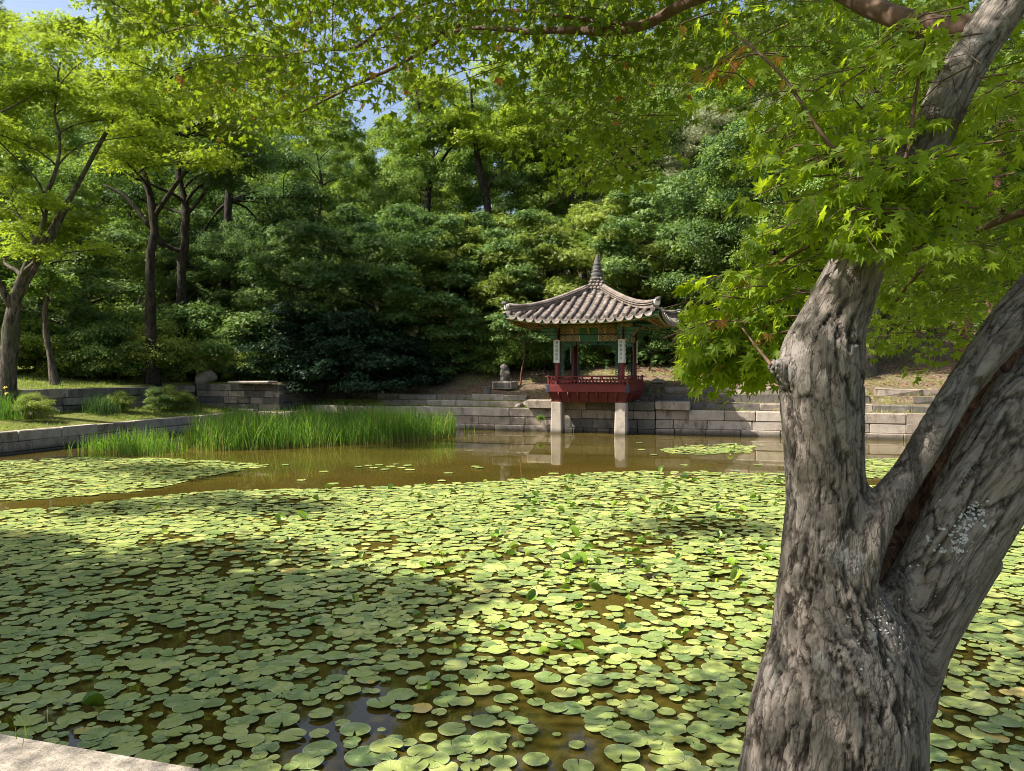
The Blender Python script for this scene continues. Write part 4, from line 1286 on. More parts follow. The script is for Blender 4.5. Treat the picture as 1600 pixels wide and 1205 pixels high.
custom_tree('broadleaf_tree', 'dark trunk standing high behind the yellow leaves, left of the sky gap',
    [[(352, 470, 40, 0.270), (356, 380, 40, 0.202), (360, 300, 40, 0.187), (358, 250, 40, 0.173), (352, 200, 40, 0.144), (360, 60, 40, 0.072)]],
    region(16, (300, 480), (150, 430), (39, 43), (1.0, 1.7), lambda x, y: abs(x - 358) > 40 or y > 330),
    dict(size=0.17, mat=M['lf_dark'], flat=0.4, updir=0.65, T=T2, F=F2), 16000, 'bark_dark', seed=6)
custom_tree('small_tree', 'small thin curved tree with a dark leaf tuft, on the lawn',
    [[(87, 592, 27.6, .16), (80, 560, 27.6, .12), (73, 520, 27.5, .10), (72, 490, 27.4, .09), (76, 455, 27.3, .06), (85, 420, 27.2, .03)]],
    [(75, 445, 27.4, .6), (50, 455, 27.2, .5), (100, 440, 27.6, .5), (70, 425, 27, .5), (95, 462, 27.2, .35), (35, 440, 27, .4)],
    dict(size=0.14, mat=M['lf_green'], flat=0.5, updir=0.5, T=T2, F=F2), 2600, 'bark_brown', seed=7)
for (lab, lines, cl, mt, bk, nl) in [
    ('slim dark tree above the middle, right of the sky gap', [[(668, 430, 46, .22), (668, 330, 46, .2), (672, 280, 46, .17), (662, 215, 46, .12), (650, 120, 46, .06)], [(672, 285, 46, .10), (700, 240, 46, .08), (725, 215, 46, .04)]], region(12, (625, 740), (120, 260), (44, 48), (1.1, 1.6)), 'lf_green', 'bark_dark', 14000),
    ('forked dark tree left above the pavilion roof', [[(768, 420, 45, .26), (762, 330, 45, .22), (752, 280, 45, .2), (742, 215, 45, .13), (735, 130, 45, .06)], [(760, 300, 45, .14), (785, 250, 45, .1), (800, 180, 45, .05)]], region(14, (680, 860), (90, 250), (43, 47), (1.2, 1.8)), 'lf_maple', 'bark_dark', 14000),
    ('slim tree above the pavilion finial', [[(834, 360, 47, .15), (833, 260, 47, .12), (828, 160, 47, .07)]], region(10, (790, 930), (100, 260), (45, 49), (1.1, 1.6)), 'lf_green', 'bark_dark', 10000),
    ('leaning many-branched tree above right of the pavilion', [[(900, 390, 46, .2), (892, 320, 46, .17), (905, 270, 46, .12), (960, 190, 46, .06)], [(1010, 260, 45, .09), (970, 225, 45.5, .07), (930, 190, 46, .04)]], region(14, (860, 1080), (130, 330), (44, 48), (1.0, 1.5)), 'lf_olive', 'bark_grey', 14000),
    ('two-stemmed tree below the pale pine', [[(1128, 420, 44, .14), (1126, 350, 44, .13), (1122, 290, 44, .11), (1108, 230, 44, .07)], [(1145, 400, 44, .10), (1142, 300, 44, .09), (1150, 240, 44, .05)]], region(10, (1060, 1220), (190, 330), (43, 46), (0.8, 1.2)), 'lf_pine', 'bark_dark', 9000)]:
    custom_tree('broadleaf_tree', lab, lines, cl, dict(size=0.16, mat=M[mt], flat=0.3, updir=0.7, T=T3, F=F3_), nl, bk, seed=len(lab), nmain=5)
# right-hand trunks behind the bare slope
for (lab, lines, cl, mt, bk, nl) in [
    ('furrowed grey tree on the terrace edge, half hidden by the near trunk', [[(1352, 606, 31.5, .42), (1356, 570, 31.5, .35), (1362, 500, 31.5, .3), (1378, 420, 31.5, .25), (1385, 330, 31.5, .2), (1370, 150, 31.5, .1)]], region(12, (1260, 1520), (-60, 200), (30, 34), (1.2, 1.8)), 'lf_green', 'bark_grey', 9000),
    ('reddish brown trunk on the shaded slope right of the near trunk', [[(1512, 585, 34, .34), (1508, 540, 34, .3), (1512, 480, 34, .27), (1540, 420, 34, .2), (1552, 330, 34, .17), (1560, 150, 34, .1)]], region(14, (1420, 1700), (60, 300), (33, 37), (1.2, 1.8)), 'lf_green', 'bark_red', 12000),
    ('slim reddish pine trunk rising between the near leaves at the right', [[(1548, 560, 36, .24), (1546, 470, 36, .2), (1548, 380, 36, .18), (1540, 250, 36, .14)]], region(8, (1450, 1640), (60, 240), (35, 38), (0.9, 1.4)), 'lf_pine', 'bark_red', 6000)]:
    custom_tree('pine_tree' if 'pine' in lab else 'broadleaf_tree', lab, lines, cl, dict(size=0.17, mat=M[mt], flat=0.35, updir=0.7, T=T3, F=F3_), nl, bk, seed=len(lab), nmain=5)

# shrubs ------------------------------------------------------------------------
shr = [(60, 30.5, 'shrub_olive', 1.5, 'olive shrub behind the thin curved tree'), (115, 31.5, 'shrub', 1.5, 'green shrub at the back of the lawn, left'), (150, 31.0, 'shrub_cool', 1.15, 'pale leafed shrub edging the lawn'),
       (185, 31.3, 'shrub_cool', 1.3, 'large-leafed shrub at the lawn edge right of the thin tree'), (165, 34, 'shrub', 2.0, 'bright green tall shrub below the tiled roof'), (215, 34, 'shrub', 1.9, 'sunlit green shrub behind the lawn between trunks'),
       (215, 31.2, 'shrub_olive', 1.3, 'rounded olive shrub overhanging the lawn end'), (250, 32.6, 'shrub_olive', 1.6, 'largest rounded olive shrub above the retaining wall'), (285, 33.8, 'shrub_olive', 1.1, 'olive shrub beside the grey boulder'),
       (310, 35.2, 'shrub_cool', 1.9, 'tall pale green shrub behind the boulder'), (345, 33.8, 'shrub_olive', 1.05, 'low olive shrub above the block wall'), (375, 33.2, 'shrub_olive', 0.9, 'small olive shrub on the block wall end'), (390, 34, 'shrub_cool', 1.7, 'cool green shrub left of the dark yews'),
       (430, 33.6, 'shrub', 1.2, 'green shrub where the block wall meets the yews'), (265, 36, 'shrub', 2.0, 'shaded tall shrub at the foot of the thick dark trunk'), (330, 37, 'shrub', 2.0, 'dark shrub right of the thick dark trunk'), (110, 36, 'shrub', 2.2, 'tall shrub at the far left below the roof'),
       (20, 34, 'shrub', 2.2, 'dark shrub filling the space behind the big trunk'), (-20, 31, 'shrub', 1.9, 'shrub at the left edge'),
       (700, 36.5, 'shrub_cool', 1.0, 'small plant at the top of the bare slope'), (770, 36.2, 'shrub', 1.2, 'green shrub left behind the standing stone'), (850, 36.5, 'shrub', 1.4, 'shrub seen left of the pavilion columns'),
       (905, 36.8, 'shrub', 1.5, 'sunlit shrub seen through the pavilion'), (945, 37.2, 'shrub_olive', 1.4, 'pale shrub seen through the right half of the pavilion'), (1020, 36.5, 'shrub_cool', 1.1, 'low shrub right behind the pavilion'),
       (1075, 37, 'shrub', 1.4, 'dark shrub at the top of the terrace'), (1130, 37.5, 'shrub', 1.5, 'shrub behind the drooping near leaves'), (1195, 38, 'shrub', 1.5, 'shrub at the left of the near trunk'),
       (640, 36.8, 'shrub', 1.5, 'green shrub on the slope above the reeds'), (735, 37.4, 'shrub', 1.6, 'shaded shrub behind the young trees'),
       (1430, 39, 'shrub', 1.4, 'dark shrub over the bare slope on the right'), (1560, 38, 'shrub', 1.6, 'dark shrub behind the reddish trunk')]
for (px, Z, k, s, lab) in shr:
    u, v = at(px, Z); plant(k, u, v, lab, 'shrub', s=s)
# undergrowth over the hillside: low leafy ground cover
N = 52000
U = rng.uniform(-62, 62, N); V_ = rng.uniform(34.5, 80, N)
X_ = CY * U + SY * V_; Z_ = -SY * U + CY * V_
ok = (Z_ > 30) & (np.abs(X_ / Z_) < 0.80) & (fbm(np.stack([U * .35, V_ * .35, U * 0], 1), 2, 33) > 0.40) & ~((U > 3) & (V_ < 40))
U, V_ = U[ok], V_[ok]
H = ground_h(U, V_)
hgt = 0.15 + 1.5 * fbm(np.stack([U * .5, V_ * .5, U * 0], 1), 2, 8) * rng.random(len(U))
P = np.stack([U, V_, H + hgt * 0.8], 1)
A, B, Nn = frames(len(P), np.array((0, 0, 1.0)) + rng.normal(0, .45, (len(P), 3)))
Vv, FF = stamp(T3, F3_, P, A, B, Nn, rng.uniform(.16, .32, len(P)))
var = np.zeros((len(P), 4)); var[:, 0] = rng.random(len(P))
tag(link('undergrowth', mesh('undergrowth', Vv, FF, M['lf_dark'], np.repeat(var, len(T3), 0))), 'dense dark leafy undergrowth covering the wooded hillside', 'undergrowth', kind='stuff')

# leaf litter on the bare slopes
N = 9000
U = rng.uniform(-16, 16, N); V_ = rng.uniform(31.5, 40, N)
P = np.stack([U, V_, ground_h(U, V_) + 0.03], 1)
A, B, Nn = frames(N, np.array((0, 0, 1.0)) + rng.normal(0, .5, (N, 3)))
Vv, FF = stamp(T2, F2, P, A, B, Nn, rng.uniform(.06, .16, N))
var = np.zeros((N, 4)); var[:, 0] = rng.random(N)
tag(link('leaf_litter', mesh('leaf_litter', Vv, FF, M['dry'], np.repeat(var, 4, 0))), 'dry brown leaves scattered on the bare slope behind the terraces', 'leaf litter', kind='stuff')

# grass blades --------------------------------------------------------------------
def blades(P, h, w, lean, seed=0, seg=2):
    n = len(P)
    az = rng.uniform(0, 6.28, n); la = rng.uniform(0, 6.28, n)
    side = np.stack([np.cos(az), np.sin(az), 0 * az], 1); ld = np.stack([np.cos(la), np.sin(la), 0 * la], 1)
    V, cols = [], []
    for i in range(seg + 1):
        t = i / seg
        c = P + np.array((0, 0, 1.0)) * (h * (t - 0.18 * (lean / (h + 1e-6)) * t * t))[:, None] + ld * (lean * t ** 2)[:, None]
        ww = w * (1 - t) ** 0.7
        if i < seg:
            V += [c - side * ww[:, None], c + side * ww[:, None]]
        else:
            V.append(c)
    k = 2 * seg + 1
    VV_ = np.stack(V, 1).reshape(-1, 3)
    base = np.arange(n)[:, None] * k
    F4 = np.concatenate([base + np.array([[2 * i, 2 * i + 1, 2 * i + 3, 2 * i + 2]]) for i in range(seg - 1)]) if seg > 1 else np.zeros((0, 4), int)
    F3 = base + np.array([[2 * seg - 2, 2 * seg - 1, 2 * seg]])
    return VV_, F4, F3, k
N = 30000
U = np.concatenate([rng.uniform(-22.5, -20.2, N // 3), rng.uniform(-30, -22.8, N * 2 // 3)]); V_ = rng.uniform(14, 30, len(U))
ok = ~((V_ > 27.3) & (U > LEFT_WALL_U)) & (fbm(np.stack([U * .8, V_ * .8, U * 0], 1), 2, 3) > 0.42)
U, V_ = U[ok], V_[ok]
P = np.stack([U, V_, ground_h(U, V_) - 0.01], 1)
hh = rng.uniform(.05, .16, len(P))
Vv, F4, F3, k = blades(P, hh, np.full(len(P), .010), hh * rng.uniform(.2, .9, len(P)), seg=1)
var = np.zeros((len(P), 4)); var[:, 0] = rng.random(len(P)); var[:, 1] = (rng.random(len(P)) < .12) * .8
tag(link('grass', mesh('grass', Vv, [F4, F3] if len(F4) else [F3], M['grass'], np.repeat(var, k, 0))), 'short sunlit grass of the lawn and the strip above the left kerb', 'grass', kind='stuff')
# near bank grass behind the kerb
N = 3500
U = rng.uniform(-4.5, 3, N); V_ = rng.uniform(0.9, 2.09, N)
P = np.stack([U, V_, ground_h(U, V_) - 0.01], 1)
hh = rng.uniform(.03, .10, N)
Vv, F4, F3, k = blades(P, hh, np.full(N, .003), hh * rng.uniform(.2, .9, N), seg=2)
var = np.zeros((N, 4)); var[:, 0] = rng.random(N); var[:, 1] = (rng.random(N) < .3) * .8
tag(link('grass', mesh('grass', Vv, [F4, F3], M['grass'], np.repeat(var, k, 0))), 'thin grass on the near bank behind the pale kerb', 'grass', kind='stuff')
P = np.array([tuple(G(x, y, 0.86)) for x, y in ((25, 1160), (28, 1158), (33, 1162), (22, 1165), (30, 1170), (60, 1152), (26, 1163), (24, 1158))])
tf_ = thing('grass_tuft', P[0], 'thin dry grass tuft growing in the joint of the pale kerb', 'grass')
Vv, F4, F3, k = blades(P - P[0] + rng.normal(0, .01, P.shape) * np.array((1, 1, 0)), rng.uniform(.08, .2, 8), np.full(8, .0015), rng.uniform(.02, .08, 8), seg=3)
link('blade', mesh('blade', Vv, [F4, F3], M['grass'], None), tf_)

# reeds ------------------------------------------------------------------------------
def inpoly(x, y, poly):
    r = np.zeros(len(x), bool); j = len(poly) - 1
    for i in range(len(poly)):
        xi, yi = poly[i]; xj, yj = poly[j]
        c = ((yi > y) != (yj > y)) & (x < (xj - xi) * (y - yi) / (yj - yi + 1e-12) + xi)
        r ^= c; j = i
    return r
def pxpoly(pts, h=0.0):
    return [tuple(G(x, y, h)[:2]) for x, y in pts]
RP = pxpoly([(330, 706), (420, 703), (520, 698), (600, 693), (660, 688), (709, 683), (713, 676), (640, 675), (540, 674), (450, 675), (380, 678), (330, 688), (290, 700)])
RP2 = pxpoly([(120, 708), (200, 716), (280, 712), (340, 704), (350, 690), (300, 690), (230, 695), (160, 698)])
def fill(poly, n):
    a = np.array(poly); lo, hi = a.min(0), a.max(0)
    x = rng.uniform(lo[0], hi[0], n); y = rng.uniform(lo[1], hi[1], n)
    k = inpoly(x, y, poly)
    return np.stack([x[k], y[k]], 1)
Q = fill(RP, 17000)
Q2 = fill(RP2, 4500)
cl = fbm(np.concatenate([Q2 * 1.1, np.zeros((len(Q2), 1))], 1), 2, 12)
Q2 = Q2[(cl > 0.47)]
extra = np.array([tuple(G(x, y)[:2]) for x, y in ((722, 681), (728, 679), (740, 677), (735, 680), (105, 706), (115, 704), (131, 707), (98, 703))])
extra = np.repeat(extra, 3, 0) + rng.normal(0, .08, (len(extra) * 3, 2))
Q = np.concatenate([Q, Q2, extra])
P = np.concatenate([Q, np.full((len(Q), 1), -0.05)], 1)
dens = fbm(np.concatenate([Q * 0.9, np.zeros((len(Q), 1))], 1), 2, 40)
hh = (0.62 + 0.80 * dens) * rng.uniform(.42, 1.15, len(Q)) * np.where(np.arange(len(Q)) >= len(Q) - len(Q2) - len(extra), .66, 1.04)
ln = hh * np.abs(rng.normal(.18, .22, len(Q)))
Vv, F4, F3, k = blades(P, hh, rng.uniform(.009, .018, len(Q)), ln, seg=4)
var = np.zeros((len(Q), k, 4)); var[:, :, 0] = rng.random(len(Q))[:, None]
tt = np.array([0, 0, .25, .25, .5, .5, .75, .75, 1.0])
var[:, :, 1] = np.clip(0.75 - tt * 2.6, 0, 1)[None, :] + ((rng.random(len(Q)) < .08) * .8)[:, None]
tag(link('reeds', mesh('reeds', Vv, [F4, F3], M['reed'], var.reshape(-1, 4))), 'dense bright green reed bed standing in the water along the far left bank', 'reeds', kind='stuff')

# iris and dark grassy tufts on the strip
for (px, py, Z, n, hgt, lab, fl) in ((8, 655, 23.4, 130, .95, 'iris clump with small yellow flowers at the left edge of the bank strip', True), (158, 640, 26.6, 160, .85, 'dark grassy tuft growing against the mossy retaining wall', False), (150, 636, 26.9, 90, .7, 'smaller grassy tuft touching the mossy retaining wall', False)):
    w = W(px, py, Z); w.z = hz(w.x, w.y)
    th_ = thing('iris_plant' if fl else 'grass_tuft', w, lab, 'plant')
    P = rng.normal(0, .28, (n, 3)) * np.array((1, 1, 0))
    hh = rng.uniform(.6, 1.1, n) * hgt
    Vv, F4, F3, k = blades(P, hh, np.full(n, .014), hh * rng.uniform(.1, .6, n), seg=3)
    var = np.zeros((n, 4)); var[:, 0] = rng.random(n) * .5
    link('foliage', mesh('foliage', Vv, [F4, F3], M['reed'] if fl else M['lf_dark'], np.repeat(var, k, 0)), th_)
    if fl:
        for x, z in ((.12, 1.0), (.17, .82), (-.2, .9)):
            mb = MB()
            for j in range(5):
                a = j * 1.256
                mb.add([(0, 0, 0), (.05 * math.cos(a - .3), .05 * math.sin(a - .3), .02), (.09 * math.cos(a), .09 * math.sin(a), -.02), (.05 * math.cos(a + .3), .05 * math.sin(a + .3), .02)], [(0, 1, 2, 3)])
            mb.build('flower', M['flower'], th_, loc=(x, -.1, z), rot=(.6, 0, 0))
for (px, Z, s, lab) in ((52, 23.9, .55, 'small reddish dry shrub in front of the mossy wall'), (185, 27.6, .5, 'low olive plant at the foot of the mossy wall'), (262, 29.6, .62, 'ferny low shrub in front of the wall corner'), (248, 29.2, .5, 'small blue green plant at the wall foot'), (285, 30.2, .5, 'reddish tipped shrub at the wall corner')):
    u, v = at(px, Z)
    u = max(u, LEFT_WALL_U + 0.6)
    plant('shrub_cool' if 'blue' in lab else 'shrub_olive', u, v, lab, 'shrub', s=s)
w_ = W(843, 655, 29.6)
plant('shrub', -7.35, 28.35, 'tiny green plant growing out of the wall joint left of the pillar', 'plant', s=0.16, dz=0).location.z = 0.42

N = 2600
wx = np.concatenate([rng.uniform(-17, 11, N // 2), rng.uniform(-3, 12, N // 4), rng.uniform(-15, -7.5, N - N // 2 - N // 4)])
wy = np.concatenate([rng.uniform(29.05, 29.5, N // 2), np.where(rng.random(N // 4) < .5, 30.1, 30.85) + rng.normal(0, .08, N // 4), rng.uniform(30.0, 31.1, N - N // 2 - N // 4)])
ok = fbm(np.stack([wx * 1.4, wy * 1.4, wx * 0], 1), 2, 61) > .5
P = np.stack([wx, wy, ground_h(wx, wy) - .02], 1)[ok]
hh = rng.uniform(.06, .24, len(P))
Vv, F4, F3, k = blades(P, hh, np.full(len(P), .012), hh * rng.uniform(.3, 1, len(P)), seg=2)
var = np.zeros((len(P), 4)); var[:, 0] = rng.random(len(P)); var[:, 1] = (rng.random(len(P)) < .4) * .8
tag(link('weeds', mesh('weeds', Vv, [F4, F3], M['grass'], np.repeat(var, k, 0))), 'thin weeds and dry grass on the ledges of the far bank', 'weeds', kind='stuff')

# small tiled houses glimpsed among the trees -------------------------------------------
def hanok(px, Z, wdt, label, seed):
    u, v = at(px, Z)
    z = max(hz(u, v), hz(u - 3, v)) 
    root = thing('tiled_house', (u, v, z), label, 'house', rz=YAW * 0.6)
    MB().box(-wdt / 2, wdt / 2, -1.6, 1.6, -1.5, 2.3).build('wall', M['house_wall'], root)
    MB().box(-wdt / 2 - .3, wdt / 2 + .3, -1.9, 1.9, -1.6, 0.25, .02).build('stone_base', M['granite'], root)
    n = int(wdt / 1.8)
    for j in range(n + 1):
        x = -wdt / 2 + wdt * j / n
        MB().box(x - .09, x + .09, -1.66, -1.5, .25, 2.32).build('post', M['wood'], root)
        if j < n:
            d_ = MB().box(x + .3, x + wdt / n - .3, -1.64, -1.58, .5, 2.0).build('paper_door', M['white'], root)
            mb = MB()
            for q in range(1, 5):
                xx = x + .3 + (wdt / n - .6) * q / 5
                mb.box(xx - .015, xx + .015, -1.67, -1.642, .5, 2.0)
            mb.build('lattice', M['wood'], d_)
    V, F = [], []
    L = wdt / 2 + .8
    for i in range(9):
        y = -2.5 + 5.0 * i / 8
        z_ = 2.25 + 1.5 * (1 - abs(y) / 2.5) ** 1.25
        for x in (-L, L):
            V += [(x, y, z_)]
    for i in range(8):
        F.append((2 * i, 2 * i + 1, 2 * i + 3, 2 * i + 2))
    MB().add(V, F).build('roof', M['tile_dark'], root)
    mb = MB()
    k = int(2 * L / .32)
    for j in range(k + 1):
        x = -L + 2 * L * j / k
        for s in (-1, 1):
            P = [(x, s * (2.55 - 2.45 * q / 5), 2.25 + 1.5 * max(0, (1 - abs(2.55 - 2.45 * q / 5) / 2.5)) ** 1.25 + .03) for q in range(6)]
            mb.tube(P, .075, 5)
    o = mb.build('roof_tile', M['tile'], root, True); o['kind'] = 'stuff'
    MB().tube([(-L, 0, 3.9), (0, 0, 3.8), (L, 0, 3.9)], .18, 8).build('roof_ridge', M['tile_dark'], root, True)
M['house_wall'] = mat_paint('ochre_wall', (0.42, 0.26, 0.14), (0.5, 0.4, 0.3))
M['wood'] = mat_paint('brown_timber', (0.11, 0.06, 0.04))
hanok(170, 43, 9, 'low tiled house glimpsed between the trees at the left', 1)
hanok(330, 45, 7, 'small tiled house with an ochre wall glimpsed right of the thick dark trunk', 2)

# ================================================================== LILY PADS
t = NT('lily_pad')
sep = t.n('SeparateColor', {0: t.attr().outputs['Color']})
al = t.attr().outputs['Alpha']
x = t.math('SUBTRACT', t.math('MULTIPLY', sep.outputs[2], 2.0), 1.0)
y = t.math('SUBTRACT', t.math('MULTIPLY', al, 2.0), 1.0)
rr = t.math('SQRT', t.math('ADD', t.math('MULTIPLY', x, x), t.math('MULTIPLY', y, y)))
an = t.math('ARCTAN2', y, x)
vein = t.math('POWER', t.math('ABSOLUTE', t.math('SINE', t.math('MULTIPLY', an, 9.0))), 14.0)
vein = t.math('MULTIPLY', vein, t.math('MULTIPLY', t.math('LESS_THAN', rr, 0.92), 0.42))
p = t.pos()
rn = t.math('FRACT', t.math('ADD', sep.outputs[0], t.rnd()))
nz = t.noise(16.0, 4, 0.65, p)
base = t.ramp(t.math('ADD', t.math('MULTIPLY', rn, 0.7), t.math('MULTIPLY', t.noise(0.9, 3, 0.6, p), 0.4)),
              [(0.1, (0.10, 0.17, 0.048)), (0.4, (0.205, 0.28, 0.062)), (0.7, (0.33, 0.385, 0.085)), (1.0, (0.49, 0.50, 0.16))])
mott = t.ramp(nz, [(0.48, (0, 0, 0)), (0.72, (0.6, 0.6, 0.6))])
c = t.mix(mott, base, (0.43, 0.46, 0.22))
c = t.mix(vein, c, (0.30, 0.36, 0.16))
rim = t.n('MapRange', {'Value': rr, 'From Min': 0.90, 'From Max': 0.98, 'To Min': 0.0, 'To Max': 1.1}).outputs[0]
c = t.mix(rim, c, (0.50, 0.53, 0.30))
yel = t.ramp(sep.outputs[1], [(0.0, (0.1, 0.2, 0.02)), (0.5, (0.16, 0.26, 0.012)), (1.0, (0.62, 0.46, 0.14))])
c = t.mix(t.math('GREATER_THAN', sep.outputs[1], 0.05), c, yel)
bp = t.bump(t.math('ADD', t.math('MULTIPLY', vein, 1.5), nz), 0.35, 0.008)
sh = t.pbr(c, 0.30, bp, spec=0.75)
tr = t.n('BsdfTranslucent', {'Color': c}).outputs[0]
M['pad'] = t.done(t.n('MixShader', {0: 0.10, 1: sh, 2: tr}).outputs[0])

def pad_geo(n=20, notch=14, seed=0, cup=0.0, wav=0.03, fold=0.0):
    """round floating leaf with a narrow notch; unit radius; returns V, F, xy"""
    r = random.Random(seed)
    a = [R(notch + (360 - 2 * notch) * i / (n - 1)) for i in range(n)]
    ph = r.uniform(0, 6.28)
    XY = [(0.0, 0.0)]
    for q in a: XY.append((0.62 * math.cos(q), 0.62 * math.sin(q)))
    for i, q in enumerate(a):
        k = 1 + 0.022 * math.sin(2 * q + ph) + 0.012 * math.sin(5 * q + ph * 2) + r.uniform(-.008, .008)
        if i in (0, n - 1): k = 0.93
        XY.append((k * math.cos(q), k * math.sin(q)))
    V = []
    for (x, y) in XY:
        rad = math.hypot(x, y); an = math.atan2(y, x)
        z = cup * rad ** 3 + wav * rad ** 2 * math.sin(4 * an + ph) * 0.6 + fold * abs(y) ** 1.3
        yy = y * (1 - 0.45 * min(fold, 1.2)) if fold else y
        V.append((x, yy, z))
    F = [(0, i, i + 1) for i in range(1, n)]
    F4 = [(i, n + i, n + i + 1, i + 1) for i in range(1, n)]
    return np.array(V), np.array(F), np.array(F4), np.array(XY)
def pads_var(XY, n, rnd, age):
    v = np.zeros((n, len(XY), 4)); v[:, :, 0] = rnd[:, None]; v[:, :, 1] = age[:, None]
    v[:, :, 2] = (XY[:, 0] * .96 + 1)[None] / 2; v[:, :, 3] = (XY[:, 1] * .96 + 1)[None] / 2
    return v.reshape(-1, 4)

# where the pads float (water plane)
A1 = pxpoly([(-900, 850), (-200, 812), (0, 800), (110, 793), (230, 779), (330, 769), (470, 766), (600, 763), (720, 757), (820, 751), (900, 742), (1000, 738), (1110, 740), (1240, 742), (1330, 760), (1460, 762), (1620, 765), (2300, 800), (4000, 1250), (900, 1500), (-800, 1500)])
A2 = pxpoly([(-500, 730), (0, 722), (120, 716), (250, 718), (345, 722), (420, 728), (330, 744), (225, 768), (110, 778), (0, 784), (-500, 800)])
A3 = pxpoly([(1030, 704), (1080, 697), (1140, 694), (1178, 698), (1172, 708), (1100, 712), (1050, 710)])
A4 = pxpoly([(1280, 722), (1440, 716), (1620, 722), (1900, 740), (1620, 750), (1400, 750), (1280, 745)])
N = 170000
u = rng.uniform(-19.6, 11.3, N); v = rng.uniform(2.5, 28.4, N)
in1 = inpoly(u, v, A1); in2 = inpoly(u, v, A2); in3 = inpoly(u, v, A3); in4 = inpoly(u, v, A4)
px, py, Zc = proj(np.stack([u, v, u * 0], 1))
n1 = fbm(np.stack([u * 0.9, v * 0.9, u * 0], 1), 3, 77)
n2 = fbm(np.stack([u * 0.22, v * 0.22, u * 0], 1), 2, 78)
dens = np.where(in1, 0.93, np.where(in2, 0.62, np.where(in3, 0.75, np.where(in4, 0.9, 0.0))))
def blob(cx, cy, rx, ry, k):
    global dens
    d = ((px - cx) / rx) ** 2 + ((py - cy) / ry) ** 2
    dens = dens * (1 - k * np.exp(-d * 1.2))
blob(560, 1130, 110, 70, 0.93); blob(690, 1160, 70, 45, 0.75); blob(590, 850, 40, 28, 0.8); blob(500, 870, 110, 25, 0.35); blob(440, 800, 120, 30, 0.35)
blob(500, 1180, 130, 40, 0.5); blob(1500, 1140, 120, 60, 0.55); blob(480, 985, 60, 22, 0.5); blob(840, 1130, 90, 25, 0.3); blob(60, 800, 300, 14, 0.6)
blob(920, 1185, 120, 40, 0.5); blob(140, 985, 200, 90, 0.22); blob(300, 1080, 250, 60, 0.18); blob(590, 905, 60, 20, 0.4); blob(640, 985, 60, 18, 0.3)
dens = dens * np.where(n1 < 0.31, 0.25, 1.0) * np.clip(0.75 + (n2 - .35) * 1.2, 0.5, 1)
dens = np.where((px < 520) & (py > 880), dens * 0.95, dens)
keep = rng.random(N) < dens
# scattered singles on the open water
sing = np.array([tuple(G(x, y)[:2]) for x, y in [(560, 731), (575, 729), (583, 733), (592, 728), (601, 735), (610, 730), (618, 727), (627, 732), (636, 729), (640, 736), (506, 738), (742, 731), (748, 733), (800, 751), (820, 752), (865, 741), (925, 742), (985, 742), (1000, 693), (1003, 704), (1022, 712), (1070, 728), (1185, 728), (1088, 740), (690, 753), (655, 760), (560, 762), (520, 757), (470, 752), (380, 733), (395, 729), (410, 731), (360, 737), (445, 728), (1190, 697), (1000, 738), (735, 705), (1150, 737), (1100, 738), (700, 741)]])
cand = np.concatenate([sing, np.stack([u[keep], v[keep]], 1)])
rad_all = rng.uniform(0.042, 0.118, len(cand)) * np.where(rng.random(len(cand)) < .15, 1.25, 1) * rng.choice((.7, 1, 1.08), len(cand))
rad_all[:len(sing)] = rng.uniform(.09, .13, len(sing))
cell = 0.36
grid = {}
sel = []
px_, py_, _z = proj(np.concatenate([cand, np.zeros((len(cand), 1))], 1))
rad_all = rad_all * np.interp(py_, [850, 1000], [1.0, 0.88])
ovl = np.where(proj(np.concatenate([cand, np.zeros((len(cand), 1))], 1))[1] > 930, .58, .50)
for i in range(len(cand)):
    x, y = cand[i]; r = rad_all[i]
    cx, cy = int(x / cell + 1000), int(y / cell + 1000)
    good = True
    for a in (-1, 0, 1):
        for b in (-1, 0, 1):
            for (X2, Y2, r2) in grid.get((cx + a, cy + b), ()):
                if (X2 - x) ** 2 + (Y2 - y) ** 2 < (ovl[i] * (r + r2)) ** 2:
                    good = False; break
            if not good: break
        if not good: break
    if good:
        grid.setdefault((cx, cy), []).append((x, y, r)); sel.append(i)
C = cand[sel]; RD = rad_all[sel]
n = len(C)
P = np.concatenate([C, np.zeros((n, 1))], 1)
px, py, Zc = proj(P)
rnd = rng.random(n)
age = np.where(rng.random(n) < 0.014, rng.uniform(.6, 1.0, n), 0.0)
# curled and raised leaves in the crowded middle and right
crowd = np.exp(-(((px - 980) / 420) ** 2 + ((py - 900) / 130) ** 2))
raised = rng.random(n) < 0.11 * crowd + 0.005
RD = np.where(raised, RD * .78, RD)
age = np.where(raised, rng.uniform(.15, .6, n), age)
tilt = np.where(raised, rng.uniform(.25, 1.15, n), np.abs(rng.normal(0, 0.018 + 0.05 * crowd, n)))
P[:, 2] = 0.012 + rng.random(n) * 0.016 + np.where(raised, np.sin(tilt) * RD * 0.8, 0) + tilt * RD * (1 - raised)
taz = rng.uniform(0, 6.28, n)
Nn = np.stack([np.sin(tilt) * np.cos(taz), np.sin(tilt) * np.sin(taz), np.cos(tilt)], 1)
az = rng.uniform(0, 6.28, n)
A_, B_, N_ = frames(n, Nn, np.stack([np.cos(az), np.sin(az), 0 * az], 1))
show = (px > -40) & (px < 1640) & (py < 1225) & (Zc > 1) & ~((px > 1180) & (px < 1450) & (py > 800))
order = np.argsort(np.where(show, Zc / RD, 1e9))
near_i = order[:300]
far = np.ones(n, bool); far[near_i] = False
shapes = [pad_geo(22, 4, 0, wav=.02), pad_geo(22, 2.5, 1, wav=.04), pad_geo(22, 8, 2, cup=.05, wav=.03), pad_geo(22, 1.5, 3, cup=-.03, wav=.05)]
